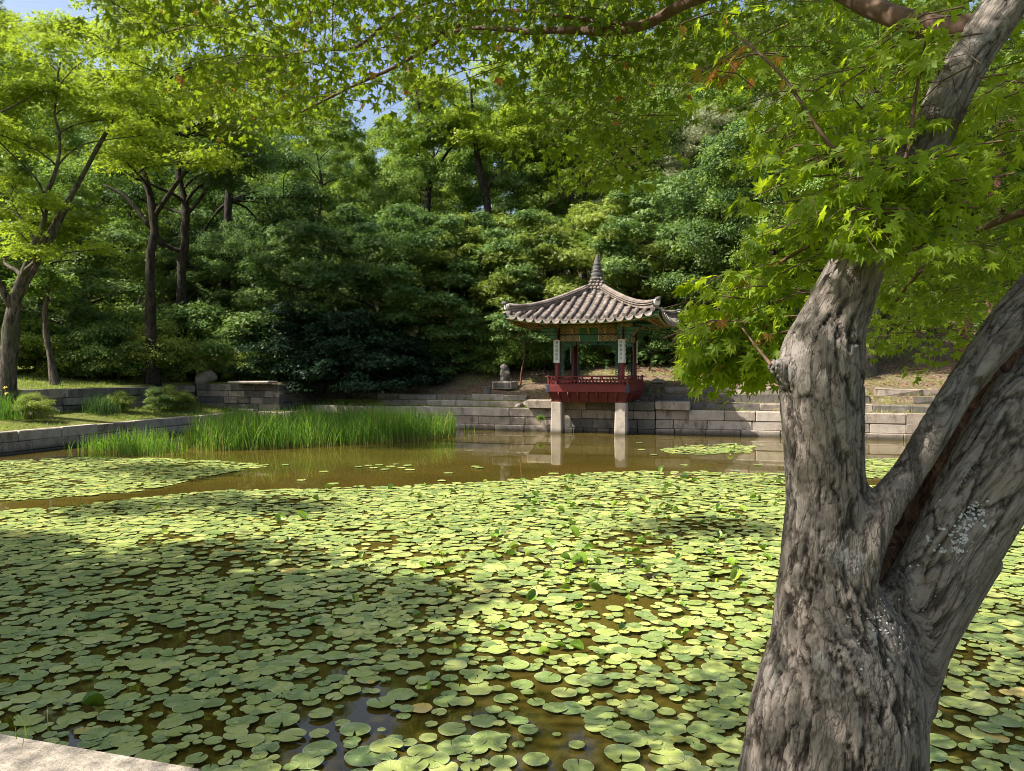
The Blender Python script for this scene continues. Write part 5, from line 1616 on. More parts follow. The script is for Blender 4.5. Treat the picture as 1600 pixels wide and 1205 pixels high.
fold_shapes = [pad_geo(18, 9, 4, cup=.1, fold=.7), pad_geo(18, 9, 5, cup=.2, fold=1.0)]
lo = [pad_geo(12, 4, 6, wav=.03), pad_geo(12, 3, 7, cup=.05, wav=.04), pad_geo(12, 8, 8, wav=.04)]
fo = [pad_geo(10, 9, 9, cup=.1, fold=.8)]
Vs, F3s, F4s, vs, off = [], [], [], [], 0
ch = rng.integers(0, 3, n)
for q, (V, F, F4, XY) in enumerate(lo + fo):
    m = far & (raised if q == 3 else (~raised & (ch == q)))
    ix = np.where(m)[0]
    if not len(ix): continue
    vv, f3 = stamp(V, F, P[ix], A_[ix], B_[ix], N_[ix], RD[ix])
    _, f4 = stamp(V, F4, P[ix], A_[ix], B_[ix], N_[ix], RD[ix])
    Vs.append(vv); F3s.append(f3 + off); F4s.append(f4 + off); vs.append(pads_var(XY, len(ix), rnd[ix], age[ix])); off += len(vv)
tag(link('lily_pads', mesh('lily_pads', np.concatenate(Vs), [np.concatenate(F4s), np.concatenate(F3s)], M['pad'], np.concatenate(vs), True)),
    'thousands of round floating lily pads covering the middle and far pond', 'lily pads', kind='stuff')
print('pads', n, 'raised', raised.sum())
def where_pad(x, y):
    row = next(b for a, b in [(1172, 'bottom edge'), (1140, 'near the bottom'), (1105, 'third row up'), (1070, 'fourth row up'), (1035, 'fifth row up'), (1000, 'sixth row up'), (-9, 'farther out')] if y > a)
    xs = [(170, 'beside the kerb'), (330, 'past the kerb'), (470, 'left of the reflection'), (620, 'by the blue reflection'), (760, 'right of the reflection'),
          (900, 'in mid pond'), (1030, 'right of mid pond'), (1200, 'left of the trunk'), (1530, 'right of the trunk'), (9999, 'at the right edge')]
    return row + ', ' + next(b for a, b in xs if x < a)
pm = {}
for q, (V, F, F4, XY) in enumerate(shapes + fold_shapes):
    for a_ in (0, 1, 2):
        ag = (0.0, 0.35, 0.95)[a_]
        pm[q, a_] = mesh('lily_pad', V, [F4, F], M['pad'], pads_var(XY, 1, np.array([0.15 * q]), np.array([ag])), True)
for i in near_i:
    q = int(rng.integers(0, 4)) if not raised[i] else 4 + int(rng.integers(0, 2))
    a_ = 0 if age[i] == 0 else (2 if age[i] > .65 else 1)
    o = link('lily_pad', pm[q, a_])
    s = float(RD[i])
    o.matrix_world = Matrix(((A_[i][0] * s, B_[i][0] * s, N_[i][0] * s, P[i][0]), (A_[i][1] * s, B_[i][1] * s, N_[i][1] * s, P[i][1]), (A_[i][2] * s, B_[i][2] * s, N_[i][2] * s, P[i][2]), (0, 0, 0, 1)))
    size = 'large' if s > .12 else ('small' if s < .09 else 'middling')
    look = 'raised curled' if raised[i] else ('yellowing' if a_ == 2 else 'flat')
    place = where_pad(px[i], py[i])
    tag(o, '%s %s lily pad, %s' % (size, look, place), 'lily pad', 'nearest floating lily pads')
    o['sx'] = float(px[i])

# ================================================================== THE NEAR MAPLE
S = 1180.0 / 1.9
def L3(pts):           # (px, py, Z, radius in photo pixels at that distance) -> x,y,z,r
    out = []
    for (x, y, Z, rp) in pts:
        w = W(x, y, Z); out.append((w.x, w.y, w.z, rp * Z / FPX))
    return smooth_path(out, 4)
lines = [
    L3([(1296, 1500, 1.95, 172), (1300, 1330, 1.95, 152), (1305, 1205, 1.94, 138), (1314, 1100, 1.93, 128), (1314, 1020, 1.92, 110), (1298, 940, 1.92, 83), (1288, 860, 1.92, 63), (1292, 780, 1.92, 60), (1287, 700, 1.92, 60), (1284, 620, 1.92, 63), (1284, 560, 1.92, 64), (1300, 505, 1.92, 52), (1322, 450, 1.92, 46), (1345, 395, 1.93, 40), (1362, 345, 1.94, 36), (1405, 285, 1.96, 34), (1450, 215, 1.98, 33), (1480, 150, 2.0, 33), (1515, 85, 2.02, 33), (1560, 15, 2.05, 34), (1600, -60, 2.1, 34), (1680, -220, 2.2, 32), (1730, -420, 2.4, 27), (1730, -700, 2.7, 22)]),
    L3([(1345, 1260, 1.96, 100), (1358, 1150, 1.97, 88), (1380, 1050, 1.98, 82), (1416, 965, 2.0, 78), (1460, 885, 2.02, 76), (1510, 800, 2.04, 76), (1566, 710, 2.06, 78), (1632, 620, 2.08, 80), (1730, 500, 2.1, 78), (1840, 340, 2.15, 72), (1950, 100, 2.2, 62), (2020, -250, 2.3, 52), (2060, -700, 2.5, 40)]),
    L3([(1335, 1010, 1.88, 36), (1338, 930, 1.86, 32), (1352, 860, 1.86, 32), (1378, 800, 1.87, 29), (1420, 742, 1.89, 26), (1458, 680, 1.92, 25), (1498, 612, 1.96, 25), (1546, 545, 2.0, 30), (1600, 482, 2.04, 36), (1680, 400, 2.1, 40)]),
    L3([(1372, 1010, 1.93, 30), (1395, 940, 1.93, 26), (1436, 880, 1.93, 27), (1469, 820, 1.94, 29), (1500, 755, 1.96, 31), (1536, 685, 1.99, 31), (1590, 600, 2.03, 33)]),
    L3([(1330, 1120, 1.86, 45), (1312, 1020, 1.86, 40), (1306, 920, 1.86, 36), (1320, 840, 1.88, 30)]),
    L3([(1235, 590, 1.90, 24), (1214, 574, 1.89, 15), (1203, 570, 1.88, 12)]),
    L3([(1420, 1120, 2.0, 42), (1440, 1020, 2.02, 45), (1480, 940, 2.04, 45), (1530, 860, 2.06, 42)]),
]
tree = thing('maple_tree', (lines[0][0][0], lines[0][0][1], 0.8), 'near maple with a thick forked grey trunk and a split hollow limb', 'tree')
TB = Vector(tree.location)
mb = MB()
for ln in lines:
    mb.tube(ln[:, :3], ln[:, 3], 20)
tmp = mb.build('tmp', None)
md = tmp.modifiers.new('r', 'REMESH'); md.mode = 'VOXEL'; md.voxel_size = 0.0115
m2 = tmp.modifiers.new('s', 'SMOOTH'); m2.factor = 0.6; m2.iterations = 6
m3 = tmp.modifiers.new('d', 'SUBSURF'); m3.levels = 1; m3.render_levels = 1; m3.subdivision_type = 'SIMPLE'
dg = bpy.context.evaluated_depsgraph_get()
ev = tmp.evaluated_get(dg)
me = bpy.data.meshes.new_from_object(ev)
bpy.data.objects.remove(tmp)
nv_ = len(me.vertices)
co = np.zeros(nv_ * 3, np.float32); me.vertices.foreach_get('co', co); co = co.reshape(-1, 3).astype(float)
no = np.zeros(nv_ * 3, np.float32); me.vertices.foreach_get('normal', no); no = no.reshape(-1, 3).astype(float)
print('trunk verts', nv_)
num = np.zeros((nv_, 3)); den = np.zeros(nv_)
for li, ln in enumerate(lines[:2]):
    for i in range(len(ln) - 1):
        a, b = ln[i, :3], ln[i + 1, :3]
        d = b - a; L = np.linalg.norm(d); dn = d / L
        tt = np.clip((co - a) @ dn, 0, L)
        c = a + tt[:, None] * dn
        r = ln[i, 3] + (ln[i + 1, 3] - ln[i, 3]) * tt / L
        dist = np.linalg.norm(co - c, axis=1) / r
        w = np.exp(-(dist ** 2) * 5.0) + 1e-12
        num += w[:, None] * c; den += w
tr_ = co - num / den[:, None]
w1 = fbm(co * 3.0, 3, 50) - 0.5
w2 = fbm(co * np.array((9, 9, 5)) + 20, 3, 51) - 0.5
gx = np.stack([tr_[:, 0] + w1 * .025 + w2 * .010, tr_[:, 1] + w1 * .02 - w2 * .010, co[:, 2] * 0.22 + w1 * .01 + w2 * .012], 1)
f1 = 1 - np.abs(2 * fbm(gx * 30, 4, 60) - 1)
f2 = 1 - np.abs(2 * fbm(gx * np.array((44, 44, 110)) + 9, 3, 70) - 1)
crack = np.clip((f1 - 0.90) / 0.08, 0, 1)
crack2 = np.clip((f2 - 0.92) / 0.07, 0, 1)
mask = np.clip((fbm(co * 2.2, 2, 90) - 0.30) / 0.25, 0.25, 1)
# younger smoother bark on the folded lips along the hollow
lip = np.clip(1.0 - np.min([np.min(np.linalg.norm(co[:, None, :] - lines[2][None, ::3, :3], axis=2), axis=1)], axis=0) / 0.075, 0, 1)
mask = mask * (1 - 0.8 * np.clip(lip * 1.6, 0, 1))
lump = fbm(co * 7, 3, 95) - 0.5
disp = -0.008 * crack * mask - 0.004 * crack2 * mask + 0.006 * lump + 0.003 * (fbm(gx * 90, 2, 99) - .5)
co = co + no * disp[:, None]
me.vertices.foreach_set('co', (co - np.array(TB[:])).astype(np.float32).ravel())
a = me.attributes.new('var', 'FLOAT_COLOR', 'POINT')
vv = np.stack([np.clip(crack * mask, 0, 1), np.clip(crack2 * mask, 0, 1), lip, mask], 1).astype(np.float32)
a.data.foreach_set('color', vv.ravel())
a = me.attributes.new('grain', 'FLOAT_VECTOR', 'POINT')
a.data.foreach_set('vector', gx.astype(np.float32).ravel())
t = NT('furrowed_maple_bark')
sep = t.n('SeparateColor', {0: t.attr().outputs['Color']})
gr = t.attr('grain').outputs['Vector']
p = t.pos()
n1 = t.noise(60.0, 6, 0.7, gr); n2 = t.noise(4.0, 4, 0.6, p); n3 = t.noise(180.0, 3, 0.7, gr)
plate = t.ramp(n1, [(0.3, (0.125, 0.107, 0.095)), (0.48, (0.205, 0.180, 0.162)), (0.68, (0.31, 0.28, 0.255))])
plate = t.mix(t.ramp(n2, [(0.35, (0, 0, 0)), (0.65, (0.7, 0.7, 0.7))]), plate, (0.215, 0.175, 0.145))
plate = t.mix(t.math('MULTIPLY', t.ramp(t.noise(9, 5, .65, p), [(0.56, (0, 0, 0)), (0.64, (1, 1, 1))]), 0.45), plate, (0.27, 0.275, 0.27))
rg = t.math('ABSOLUTE', t.math('SUBTRACT', t.noise(30.0, 5, 0.6, gr, 0.3), 0.5))
fc = t.n('MapRange', {'Value': rg, 'From Min': 0.0, 'From Max': 0.035, 'To Min': 0.45, 'To Max': 0.0}).outputs[0]
plate = t.mix(fc, plate, (0.05, 0.04, 0.033))
c = t.mix(t.math('MULTIPLY', sep.outputs[0], 0.92), plate, (0.022, 0.016, 0.012))
c = t.mix(t.math('MULTIPLY', sep.outputs[1], 0.6), c, (0.045, 0.034, 0.026))
h = t.math('SUBTRACT', t.math('ADD', n1, t.math('MULTIPLY', n3, 0.6)), t.math('MULTIPLY', fc, 0.8))
me.materials.clear(); me.materials.append(t.done(t.pbr(c, 0.9, t.bump(h, 1.0, 0.010), spec=0.2)))
me.polygons.foreach_set('use_smooth', np.ones(len(me.polygons), bool))
me.update()
trunk = link('trunk', me, tree)
bvh = BVHTree.FromObject(trunk, bpy.context.evaluated_depsgraph_get())
# rotten brown wood showing inside the split
t = NT('rotten_heartwood')
p = t.obj()
n1 = t.noise(22, 6, 0.75, t.mapping(p, (1, 1, 0.45)), 1.5)
M['rot'] = t.done(t.pbr(t.ramp(n1, [(0.35, (0.03, 0.014, 0.010)), (0.5, (0.13, 0.07, 0.045)), (0.66, (0.30, 0.17, 0.11))]), 0.95, t.bump(n1, 1.0, 0.03), spec=0.1))
ln = L3([(1352, 950, 1.97, 16), (1372, 895, 2.0, 30), (1400, 845, 2.02, 34), (1434, 785, 2.04, 32), (1474, 715, 2.04, 32), (1520, 640, 2.07, 30), (1580, 560, 2.11, 30)])
V, F4, F3 = tube_geo(np.repeat(ln[:, :3], 1, 0), ln[:, 3], 26)
n_ = fbm(np.stack([V[:, 0] * 40, V[:, 1] * 40, V[:, 2] * 16], 1), 4, 4) - .5
V = V + n_[:, None] * 0.05
link('rotten_wood', mesh('rotten_wood', V - np.array(TB[:]), [F4, F3], M['rot'], None, False), tree)
# white lichen / fungus spots on the bark
M['lichen'] = mat_paint('white_lichen', (0.50, 0.51, 0.52), (0.30, 0.31, 0.32), 0.95, 120, 0.8)
camp = Vector((0, 0, EYE))
mb = MB()
spots = [(r_.gauss(1512, 11) + (826 - y) * 0.45, y) for y in [r_.uniform(782, 866) for _ in range(130)]] + [(r_.gauss(1375, 28), r_.gauss(985, 22)) for _ in range(26)] + [(r_.uniform(1420, 1480), r_.uniform(750, 960)) for _ in range(14)] + [(r_.uniform(1340, 1420), r_.uniform(930, 1060)) for _ in range(16)]
for (x, y) in spots:
    d = (W(x, y, 1.0) - camp).normalized()
    hit, nor, idx_, dist = bvh.ray_cast(camp - TB, d, 5.0)
    if hit is None: continue
    s = r_.uniform(.0014, .0048) * (1.0 if x > 1450 else .7)
    qn = nor.to_track_quat('Z', 'Y').to_matrix()
    P = []
    k = 7
    for ring, zz in ((1.0, -0.002), (0.85, 0.0008), (0.4, 0.0016)):
        for j in range(k):
            a = j / k * 6.283
            rr_ = s * ring * r_.uniform(.45, 1.5)
            P.append(tuple(hit + qn @ Vector((rr_ * math.cos(a) * 1.3, rr_ * math.sin(a), zz))))
    F = [(g_ * k + j, g_ * k + (j + 1) % k, (g_ + 1) * k + (j + 1) % k, (g_ + 1) * k + j) for g_ in (0, 1) for j in range(k)]
    mb.add(P, F, [(14, 14 + j, 15 + j) for j in range(1, 6)])
li = mb.build('lichen', M['lichen'], tree); li['kind'] = 'stuff'
# two small woodpecker-like holes in the bark
for (x, y, s) in ((1364, 1006, .006), (1373, 1016, .004)):
    d = (W(x, y, 1.0) - camp).normalized()
    hit, nor, idx_, dist = bvh.ray_cast(camp - TB, d, 5.0)
    if hit is not None:
        mb = MB().tube([(0, 0, -.004), (0, 0, .0015)], s, 10)
        o = mb.build('hole', M['black'], tree, loc=hit); o.rotation_euler = nor.to_track_quat('Z', 'Y').to_euler(); o.scale = (1, 1.5, 1)

# branches -------------------------------------------------------------------------------
t = NT('smooth_branch_bark')
n1 = t.noise(18, 5, .65, t.obj())
M['branch'] = t.done(t.pbr(t.ramp(n1, [(.3, (0.06, 0.035, 0.024)), (.7, (0.17, 0.105, 0.075))]), .8, t.bump(n1, .4, .01), spec=.25))
br = [
    [(1545, 40, 2.04, 26), (1480, 50, 2.1, 24), (1420, 38, 2.2, 21), (1350, 15, 2.35, 19), (1270, -20, 2.55, 17), (1180, -25, 2.75, 15), (1110, -5, 2.9, 13), (1060, 15, 3.05, 11), (1010, 42, 3.2, 10), (950, 54, 3.35, 9), (890, 52, 3.5, 7.5), (820, 54, 3.7, 6), (755, 48, 3.9, 4.5), (700, 55, 4.1, 3)],
    [(1000, 44, 3.2, 7), (930, 38, 3.4, 6), (870, 30, 3.6, 5), (800, 22, 3.8, 4), (720, 25, 4.0, 3), (650, 35, 4.3, 2)],
    [(1180, -25, 2.75, 10), (1000, -60, 3.3, 9), (820, -30, 3.9, 7), (700, 60, 4.2, 5), (620, 108, 4.4, 4.5), (560, 135, 4.6, 4), (500, 165, 4.7, 3), (450, 190, 4.8, 2)],
    [(820, -30, 3.9, 6), (640, 20, 4.3, 5), (560, 78, 4.5, 4), (500, 82, 4.6, 3), (430, 95, 4.8, 2)],
    [(700, 60, 4.2, 4), (560, -10, 4.6, 4), (420, 10, 5.0, 3.5), (320, 40, 5.2, 2.5), (240, 60, 5.4, 2)],
    [(1372, 318, 1.93, 7), (1320, 262, 1.9, 6), (1272, 200, 1.9, 5), (1225, 130, 1.95, 4), (1180, 85, 2.0, 3.5), (1140, 55, 2.05, 2.5)],
    [(1395, 300, 1.93, 7), (1415, 240, 1.86, 6), (1425, 160, 1.84, 5), (1437, 90, 1.84, 3.5), (1445, 40, 1.85, 2.5)],
    [(1700, 300, 2.6, 12), (1600, 332, 2.8, 8), (1545, 352, 3.0, 6.5), (1495, 378, 3.2, 5), (1440, 420, 3.5, 4), (1400, 470, 3.8, 3)],
    [(1600, -60, 2.1, 16), (1560, -140, 2.3, 14), (1450, -200, 2.7, 12), (1300, -240, 3.2, 10), (1100, -260, 3.7, 8)],
    [(1350, 350, 1.94, 8), (1310, 362, 2.1, 6), (1250, 392, 2.3, 5), (1190, 430, 2.45, 4), (1140, 480, 2.5, 3), (1110, 520, 2.5, 2)],
    [(1205, 570, 1.88, 5), (1180, 540, 2.0, 3), (1150, 500, 2.1, 2)],
]
for b in br:
    P = L3(b)
    P[:, 3] *= .62 if b[0][3] < 12 else .8
    V, F4, F3 = tube_geo(P[:, :3] - np.array(TB[:]), P[:, 3], 8)
    V = V + (vnoise(V * 9, 3)[:, None] - .5) * P[0, 3] * .35
    link('branch', mesh('branch', V, [F4, F3], M['branch'], None, True), tree)

# leaf sprays ----------------------------------------------------------------------------
LP, LN, LA, LS, LV = [], [], [], [], []
TW = MB()
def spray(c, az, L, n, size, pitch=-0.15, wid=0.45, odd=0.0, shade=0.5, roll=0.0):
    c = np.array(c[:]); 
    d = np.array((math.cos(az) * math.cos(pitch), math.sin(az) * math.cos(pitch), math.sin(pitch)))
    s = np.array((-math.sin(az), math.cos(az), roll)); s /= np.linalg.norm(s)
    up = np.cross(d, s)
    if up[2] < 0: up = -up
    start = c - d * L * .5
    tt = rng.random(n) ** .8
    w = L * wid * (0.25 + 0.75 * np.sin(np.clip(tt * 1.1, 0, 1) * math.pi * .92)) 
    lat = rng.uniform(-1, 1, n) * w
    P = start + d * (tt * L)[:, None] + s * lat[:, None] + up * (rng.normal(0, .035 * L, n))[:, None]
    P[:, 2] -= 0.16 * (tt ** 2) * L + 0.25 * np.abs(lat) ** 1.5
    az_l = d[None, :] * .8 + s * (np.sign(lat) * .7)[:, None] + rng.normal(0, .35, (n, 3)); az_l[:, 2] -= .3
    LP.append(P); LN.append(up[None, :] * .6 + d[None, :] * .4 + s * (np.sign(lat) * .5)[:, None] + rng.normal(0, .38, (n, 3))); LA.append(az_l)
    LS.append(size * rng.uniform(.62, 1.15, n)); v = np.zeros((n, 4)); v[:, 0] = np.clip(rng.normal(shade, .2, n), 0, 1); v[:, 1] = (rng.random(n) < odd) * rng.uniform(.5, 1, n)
    LV.append(v)
    if start[2] > EYE + 0.6 * max(0.1, -SY * start[0] + CY * start[1]): return
    q = [start, start + d * L * .35 + up * .01, start + d * L * .7 - np.array((0, 0, .05 * L)), start + d * L - np.array((0, 0, .14 * L))]
    TW.tube(q, [.0024, .0019, .0013, .0006], 4, False)
    for _ in range(3):
        f = r_.uniform(.2, .75); sd = r_.choice((-1, 1))
        b0 = start + d * L * f - np.array((0, 0, .12 * f * f * L))
        TW.tube([b0, b0 + d * L * .15 + s * sd * L * wid * .4, b0 + d * L * .22 + s * sd * L * wid * .75 - np.array((0, 0, .04))], [.0012, .0009, .0005], 3, False)
def sprays(n, xr, yr, zr, L, nl, size, keep=None, **kw):
    k = 0; tries = 0
    while k < n and tries < n * 60:
        tries += 1
        x, y = r_.uniform(*xr), r_.uniform(*yr)
        if keep and not keep(x, y): continue
        Z = r_.uniform(*zr)
        spray(W(x, y, Z), r_.uniform(2.2, 4.4) + r_.uniform(-.6, .6), r_.uniform(*L), nl, size, pitch=r_.uniform(-.28, .12), roll=r_.uniform(-.25, .25), **kw)
        k += 1
def low(x):    # lower edge of the overhanging leaves in the photo
    xs = [150, 200, 300, 400, 450, 480, 520, 560, 600, 640, 680, 740, 800, 860, 930, 1000, 1060, 1130, 1200, 1300]
    ys = [10, 60, 120, 200, 235, 220, 150, 120, 150, 190, 215, 150, 175, 215, 245, 225, 190, 130, 120, 100]
    return np.interp(x, xs, ys)
def gapf(x, y):
    g = ((x - 575) / 42) ** 2 + ((y - 160) / 40) ** 2 < 2.6 or ((x - 790) / 48) ** 2 + ((y - 95) / 36) ** 2 < 2.2 or ((x - 430) / 28) ** 2 + ((y - 130) / 30) ** 2 < 1
    return not g
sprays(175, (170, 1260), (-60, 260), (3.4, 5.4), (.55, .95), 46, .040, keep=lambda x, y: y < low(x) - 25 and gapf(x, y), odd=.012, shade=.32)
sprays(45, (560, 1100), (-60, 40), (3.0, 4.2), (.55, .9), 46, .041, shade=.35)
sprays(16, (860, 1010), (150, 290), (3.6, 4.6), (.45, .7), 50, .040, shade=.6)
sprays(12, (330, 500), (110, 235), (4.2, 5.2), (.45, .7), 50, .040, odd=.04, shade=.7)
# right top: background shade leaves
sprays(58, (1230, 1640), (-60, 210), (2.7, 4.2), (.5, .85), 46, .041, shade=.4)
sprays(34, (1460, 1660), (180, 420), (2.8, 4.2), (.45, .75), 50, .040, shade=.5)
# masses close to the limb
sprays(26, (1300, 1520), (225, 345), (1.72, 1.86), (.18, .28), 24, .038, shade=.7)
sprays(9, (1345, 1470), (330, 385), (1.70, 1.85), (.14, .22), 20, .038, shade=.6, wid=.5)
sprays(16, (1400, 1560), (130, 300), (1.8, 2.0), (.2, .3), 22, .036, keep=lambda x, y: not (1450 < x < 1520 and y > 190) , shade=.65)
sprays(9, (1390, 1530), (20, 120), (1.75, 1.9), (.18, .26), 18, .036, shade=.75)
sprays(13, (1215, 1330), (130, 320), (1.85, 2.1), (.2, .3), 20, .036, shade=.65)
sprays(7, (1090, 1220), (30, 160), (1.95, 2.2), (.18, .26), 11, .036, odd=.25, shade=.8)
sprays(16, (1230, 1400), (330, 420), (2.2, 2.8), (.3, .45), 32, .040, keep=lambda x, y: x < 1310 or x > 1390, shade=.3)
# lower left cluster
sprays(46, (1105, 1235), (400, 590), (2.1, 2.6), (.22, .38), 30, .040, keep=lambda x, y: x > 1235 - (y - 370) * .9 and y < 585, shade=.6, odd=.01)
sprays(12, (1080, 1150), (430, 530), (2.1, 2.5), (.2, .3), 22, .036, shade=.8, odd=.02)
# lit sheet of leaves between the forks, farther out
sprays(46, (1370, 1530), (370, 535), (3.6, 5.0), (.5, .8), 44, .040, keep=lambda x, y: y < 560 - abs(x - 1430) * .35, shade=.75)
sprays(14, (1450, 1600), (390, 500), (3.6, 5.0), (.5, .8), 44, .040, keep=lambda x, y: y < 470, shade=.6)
# the rest of the crown, above and behind the camera, with unseen sprays added for shade
for _ in range(520):
    X, Z = r_.uniform(-5.0, 5.5), r_.uniform(-3.5, 5.0)
    z = r_.uniform(4.6, 7.2)
    u, v = XZ(X, Z)
    if Z > 0.5 and (z - EYE) / Z < 0.56: continue
    spray((u, v, z), r_.uniform(0, 6.28), r_.uniform(.8, 1.2), 30, .068, pitch=r_.uniform(-.2, .2), shade=.5)
for _ in range(420):  # unseen extra sprays, packed in to shade the near trunk
    X, Z, z = r_.uniform(-4.2, 1.2), r_.uniform(-0.6, 3.2), r_.uniform(4.3, 6.0)
    if Z > 0.5 and (z - EYE) / Z < 0.56: continue
    u, v = XZ(X, Z)
    spray((u, v, z), r_.uniform(0, 6.28), r_.uniform(.8, 1.2), 30, .068, pitch=r_.uniform(-.2, .2), shade=.5)
for (cnt, xr, zr_, hr) in ((260, (-2.8, 1.2), (2.4, 6.6), (5.9, 7.3)), (190, (-6.8, -3.0), (1.8, 4.3), (5.4, 7.0))):  # unseen crown layers added to shade the water nearest the camera
    for _ in range(cnt):
        X, Z, z = r_.uniform(*xr), r_.uniform(*zr_), r_.uniform(*hr)
        if (z - EYE) / Z < 0.56: continue
        u, v = XZ(X, Z)
        spray((u, v, z), r_.uniform(0, 6.28), r_.uniform(.8, 1.2), 30, .068, pitch=r_.uniform(-.2, .2), shade=.5)
LP = np.concatenate(LP); LN = np.concatenate(LN); LA = np.concatenate(LA); LS = np.concatenate(LS); LV = np.concatenate(LV)
# keep the view onto the pavilion free of stray near leaves
px, py, Zc = proj(LP)
bad = (Zc > 0.3) & (((px > 740) & (px < 1062) & (py > 300) & (py < 1205)) | ((px < 1050) & (py > 330)) | ((px > 1330) & (py > 620)) | (py > 640) & (px > 1000))
lx = np.interp(py, [-50, 15, 85, 150, 215, 240], [1595, 1560, 1515, 1480, 1450, 1440])
bad |= (Zc < 2.15) & (Zc > 0) & (np.abs(px - lx) < 42) & (py > -60) & (py < 190)
bad |= (Zc > 0.0) & (Zc < 1.55) & (py > -150)
bad |= (Zc > 0) & (Zc < 2.3) & (px > 1225) & (px < 1375) & (py > 400)
ok = ~bad
LP, LN, LA, LS, LV, px, py, Zc = LP[ok], LN[ok], LA[ok], LS[ok], LV[ok], px[ok], py[ok], Zc[ok]
n = len(LP)
A_, B_, N_ = frames(n, LN, LA)
show = (px > 0) & (px < 1600) & (py > 0) & (py < 700) & (Zc > 0.3)
order = np.argsort(np.where(show, Zc / LS, 1e9))
sel = order[:300]
rest = np.ones(n, bool); rest[sel] = False
near = rest & (Zc < 3.0) & show
farm = rest & ~near
inframe = (px > -60) & (px < 1660) & (py > -60) & (Zc > 0)
for mat_, sets in (('lf_near', ((near, T7, F7),)), ('lf_over', ((farm & inframe, T5, F5), (farm & ~inframe, T3 * 1.15, F3_)))):
    Vs, Fs, vs, off = [], [], [], 0
    for m, T, F in sets:
        ix = np.where(m)[0]
        V, FF = stamp(T, F, LP[ix], A_[ix], B_[ix], N_[ix], LS[ix])
        Vs.append(V); Fs.append(FF + off); vs.append(np.repeat(LV[ix], len(T), 0)); off += len(V)
    Fs_ = Fs if len(Fs) == 1 else [np.concatenate(Fs)]
    fo_ = link('foliage', mesh('foliage', np.concatenate(Vs) - np.array(TB[:]), Fs_, M[mat_], np.concatenate(vs)), tree)
    fo_['kind'] = 'stuff'
print('near leaves', n)
lm = []
for q in range(6):
    T = T7.copy(); T[:, 2] *= (0.4, 1.2, 1.8, .8, -.4, 1.5)[q]
    T[:, 1] *= (1, .9, .8, 1, .95, .85)[q]
    v = np.zeros((len(T), 4)); v[:, 0] = (.35, .5, .65, .8, .6, .5)[q]; v[:, 1] = 1.0 if q == 5 else 0
    lm.append(mesh('leaf', T, F7, M['lf_near'], v))
for i in sel:
    q = 5 if LV[i, 1] > .3 else int(rng.integers(0, 5))
    o = link('leaf', lm[q], tree)
    s = float(LS[i]); p_ = LP[i] - np.array(TB[:])
    o.matrix_local = Matrix(((A_[i][0] * s, B_[i][0] * s, N_[i][0] * s, p_[0]), (A_[i][1] * s, B_[i][1] * s, N_[i][1] * s, p_[1]), (A_[i][2] * s, B_[i][2] * s, N_[i][2] * s, p_[2]), (0, 0, 0, 1)))
    if q == 5: o['label'] = 'orange brown leaf'
V = np.concatenate(TW.V) - np.array(TB[:])
tw = link('twig', mesh('twig', V, [np.concatenate(TW.F4)], M['branch'], None, True), tree); tw['kind'] = 'stuff'

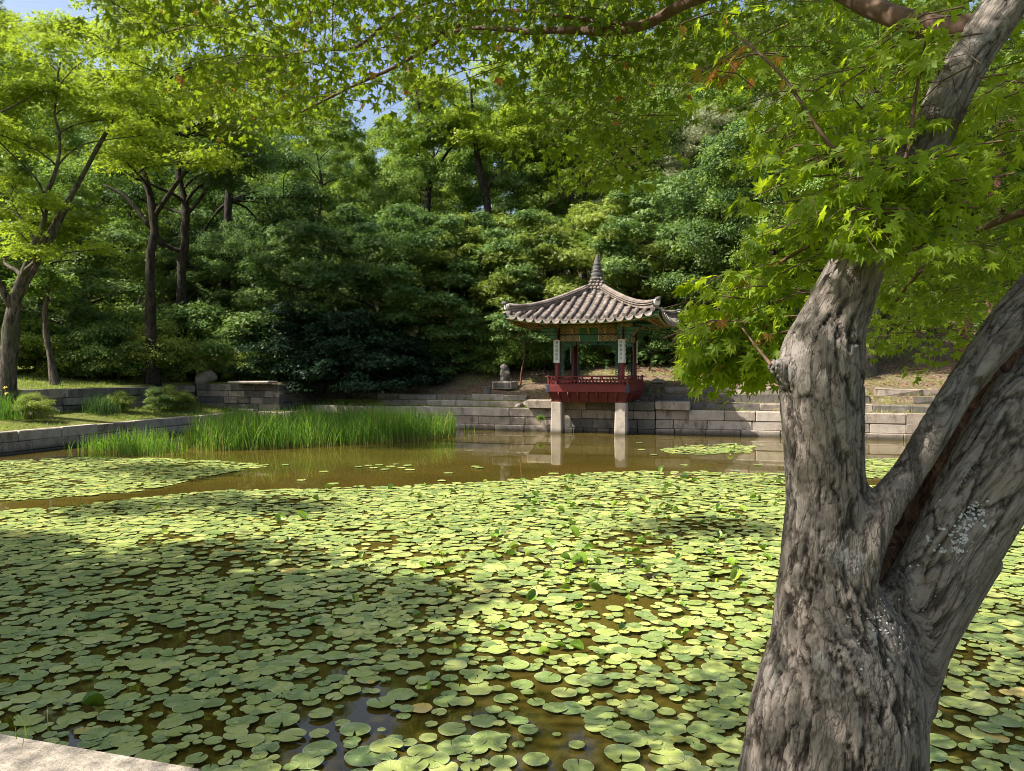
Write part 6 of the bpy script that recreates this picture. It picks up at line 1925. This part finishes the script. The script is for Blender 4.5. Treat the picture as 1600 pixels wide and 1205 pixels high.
# tall trees on the near bank to the left, outside the picture: they shade the lower left water
def bank_tree(X, Z, zc, spread, n, label):
    u, v = XZ(X, Z)
    root = thing('maple_tree', (u, v, hz(u, v) - .05), label, 'tree')
    g0 = hz(u, v)
    cl = [(r_.uniform(-1, 1) * spread[0], r_.uniform(-1, 1) * spread[1], zc - g0 + r_.uniform(-1.3, 1.6), r_.uniform(.8, 1.5)) for _ in range(n)]
    for (X2, Z2, z2, r2) in ((-4.6, 10.6, 9.2, .9), (-3.8, 10.9, 9.3, .9), (-3.0, 10.7, 9.1, .8), (-4.9, 9.5, 9.3, .8), (-4.0, 9.6, 9.2, .8), (-2.4, 9.9, 9.0, .7), (-11.8, 11.6, 9.0, .9), (-12.8, 12.0, 9.0, .9), (-10.9, 11.3, 9.1, .8), (-14.0, 11.2, 9.0, 1.0), (-15.0, 15.5, 9.5, 1.2), (-16.5, 16.5, 9.5, 1.2), (-19.0, 19.0, 9.6, 1.3), (-1.7, 10.1, 9.0, .8)):  # far clumps placed out of view to cast shade patches on the pads
        q_ = XZ(X2, Z2); cl.append((q_[0] - u, q_[1] - v, z2 - g0, r2))
    cl = [c for c in cl if (lambda x, y, Zz: not (Zz > .3 and x > -150 and y > -60 - 150))(*[float(q[0]) for q in proj(np.array([[u + c[0], v + c[1], c[2] + g0]]))])]
    wm = wood_mesh('trunk', [(0, 0, -.3), (.1, .1, 1.5), (.2, .1, 3), (.1, .2, zc - g0)], [.26, .22, .18, .1], cl, M['bark_grey'], seed=4)
    link('trunk', wm, root)
    link('crown', crown_mesh('crown', cl, 560 * len(cl), size=.18, T=T3, F=F3_, mat=M['lf_green'], flat=.35, updir=.7), root)
bank_tree(-11.6, 4.6, 7.0, (4.2, 3.7), 120, 'tall maple on the near bank outside the left edge of the view')

# labels that would otherwise repeat say which one of the row it is, counted from the left
from collections import defaultdict
NUM = ['', 'first', 'second', 'third', 'fourth', 'fifth', 'sixth', 'seventh', 'eighth', 'ninth', 'tenth', 'eleventh', 'twelfth']
CNT = ['', 'one', 'two', 'three', 'four', 'five', 'six', 'seven', 'eight', 'nine', 'ten', 'eleven', 'twelve']
by = defaultdict(list)
for o in COL.objects:
    if 'sx' in o: by[o['label']].append(o)
for lab, os_ in by.items():
    os_.sort(key=lambda o: o['sx'])
    if 1 < len(os_) <= 12:
        for k, o in enumerate(os_):
            if len(os_) == 2: o['label'] = lab + (', left of two' if k == 0 else ', right of two')
            elif k == 0: o['label'] = lab + ', leftmost of ' + CNT[len(os_)]
            elif k == len(os_) - 1: o['label'] = lab + ', rightmost of ' + CNT[len(os_)]
            else: o['label'] = lab + ', ' + NUM[k + 1] + ' from left of ' + CNT[len(os_)]
for o in COL.objects:
    if 'sx' in o: del o['sx']
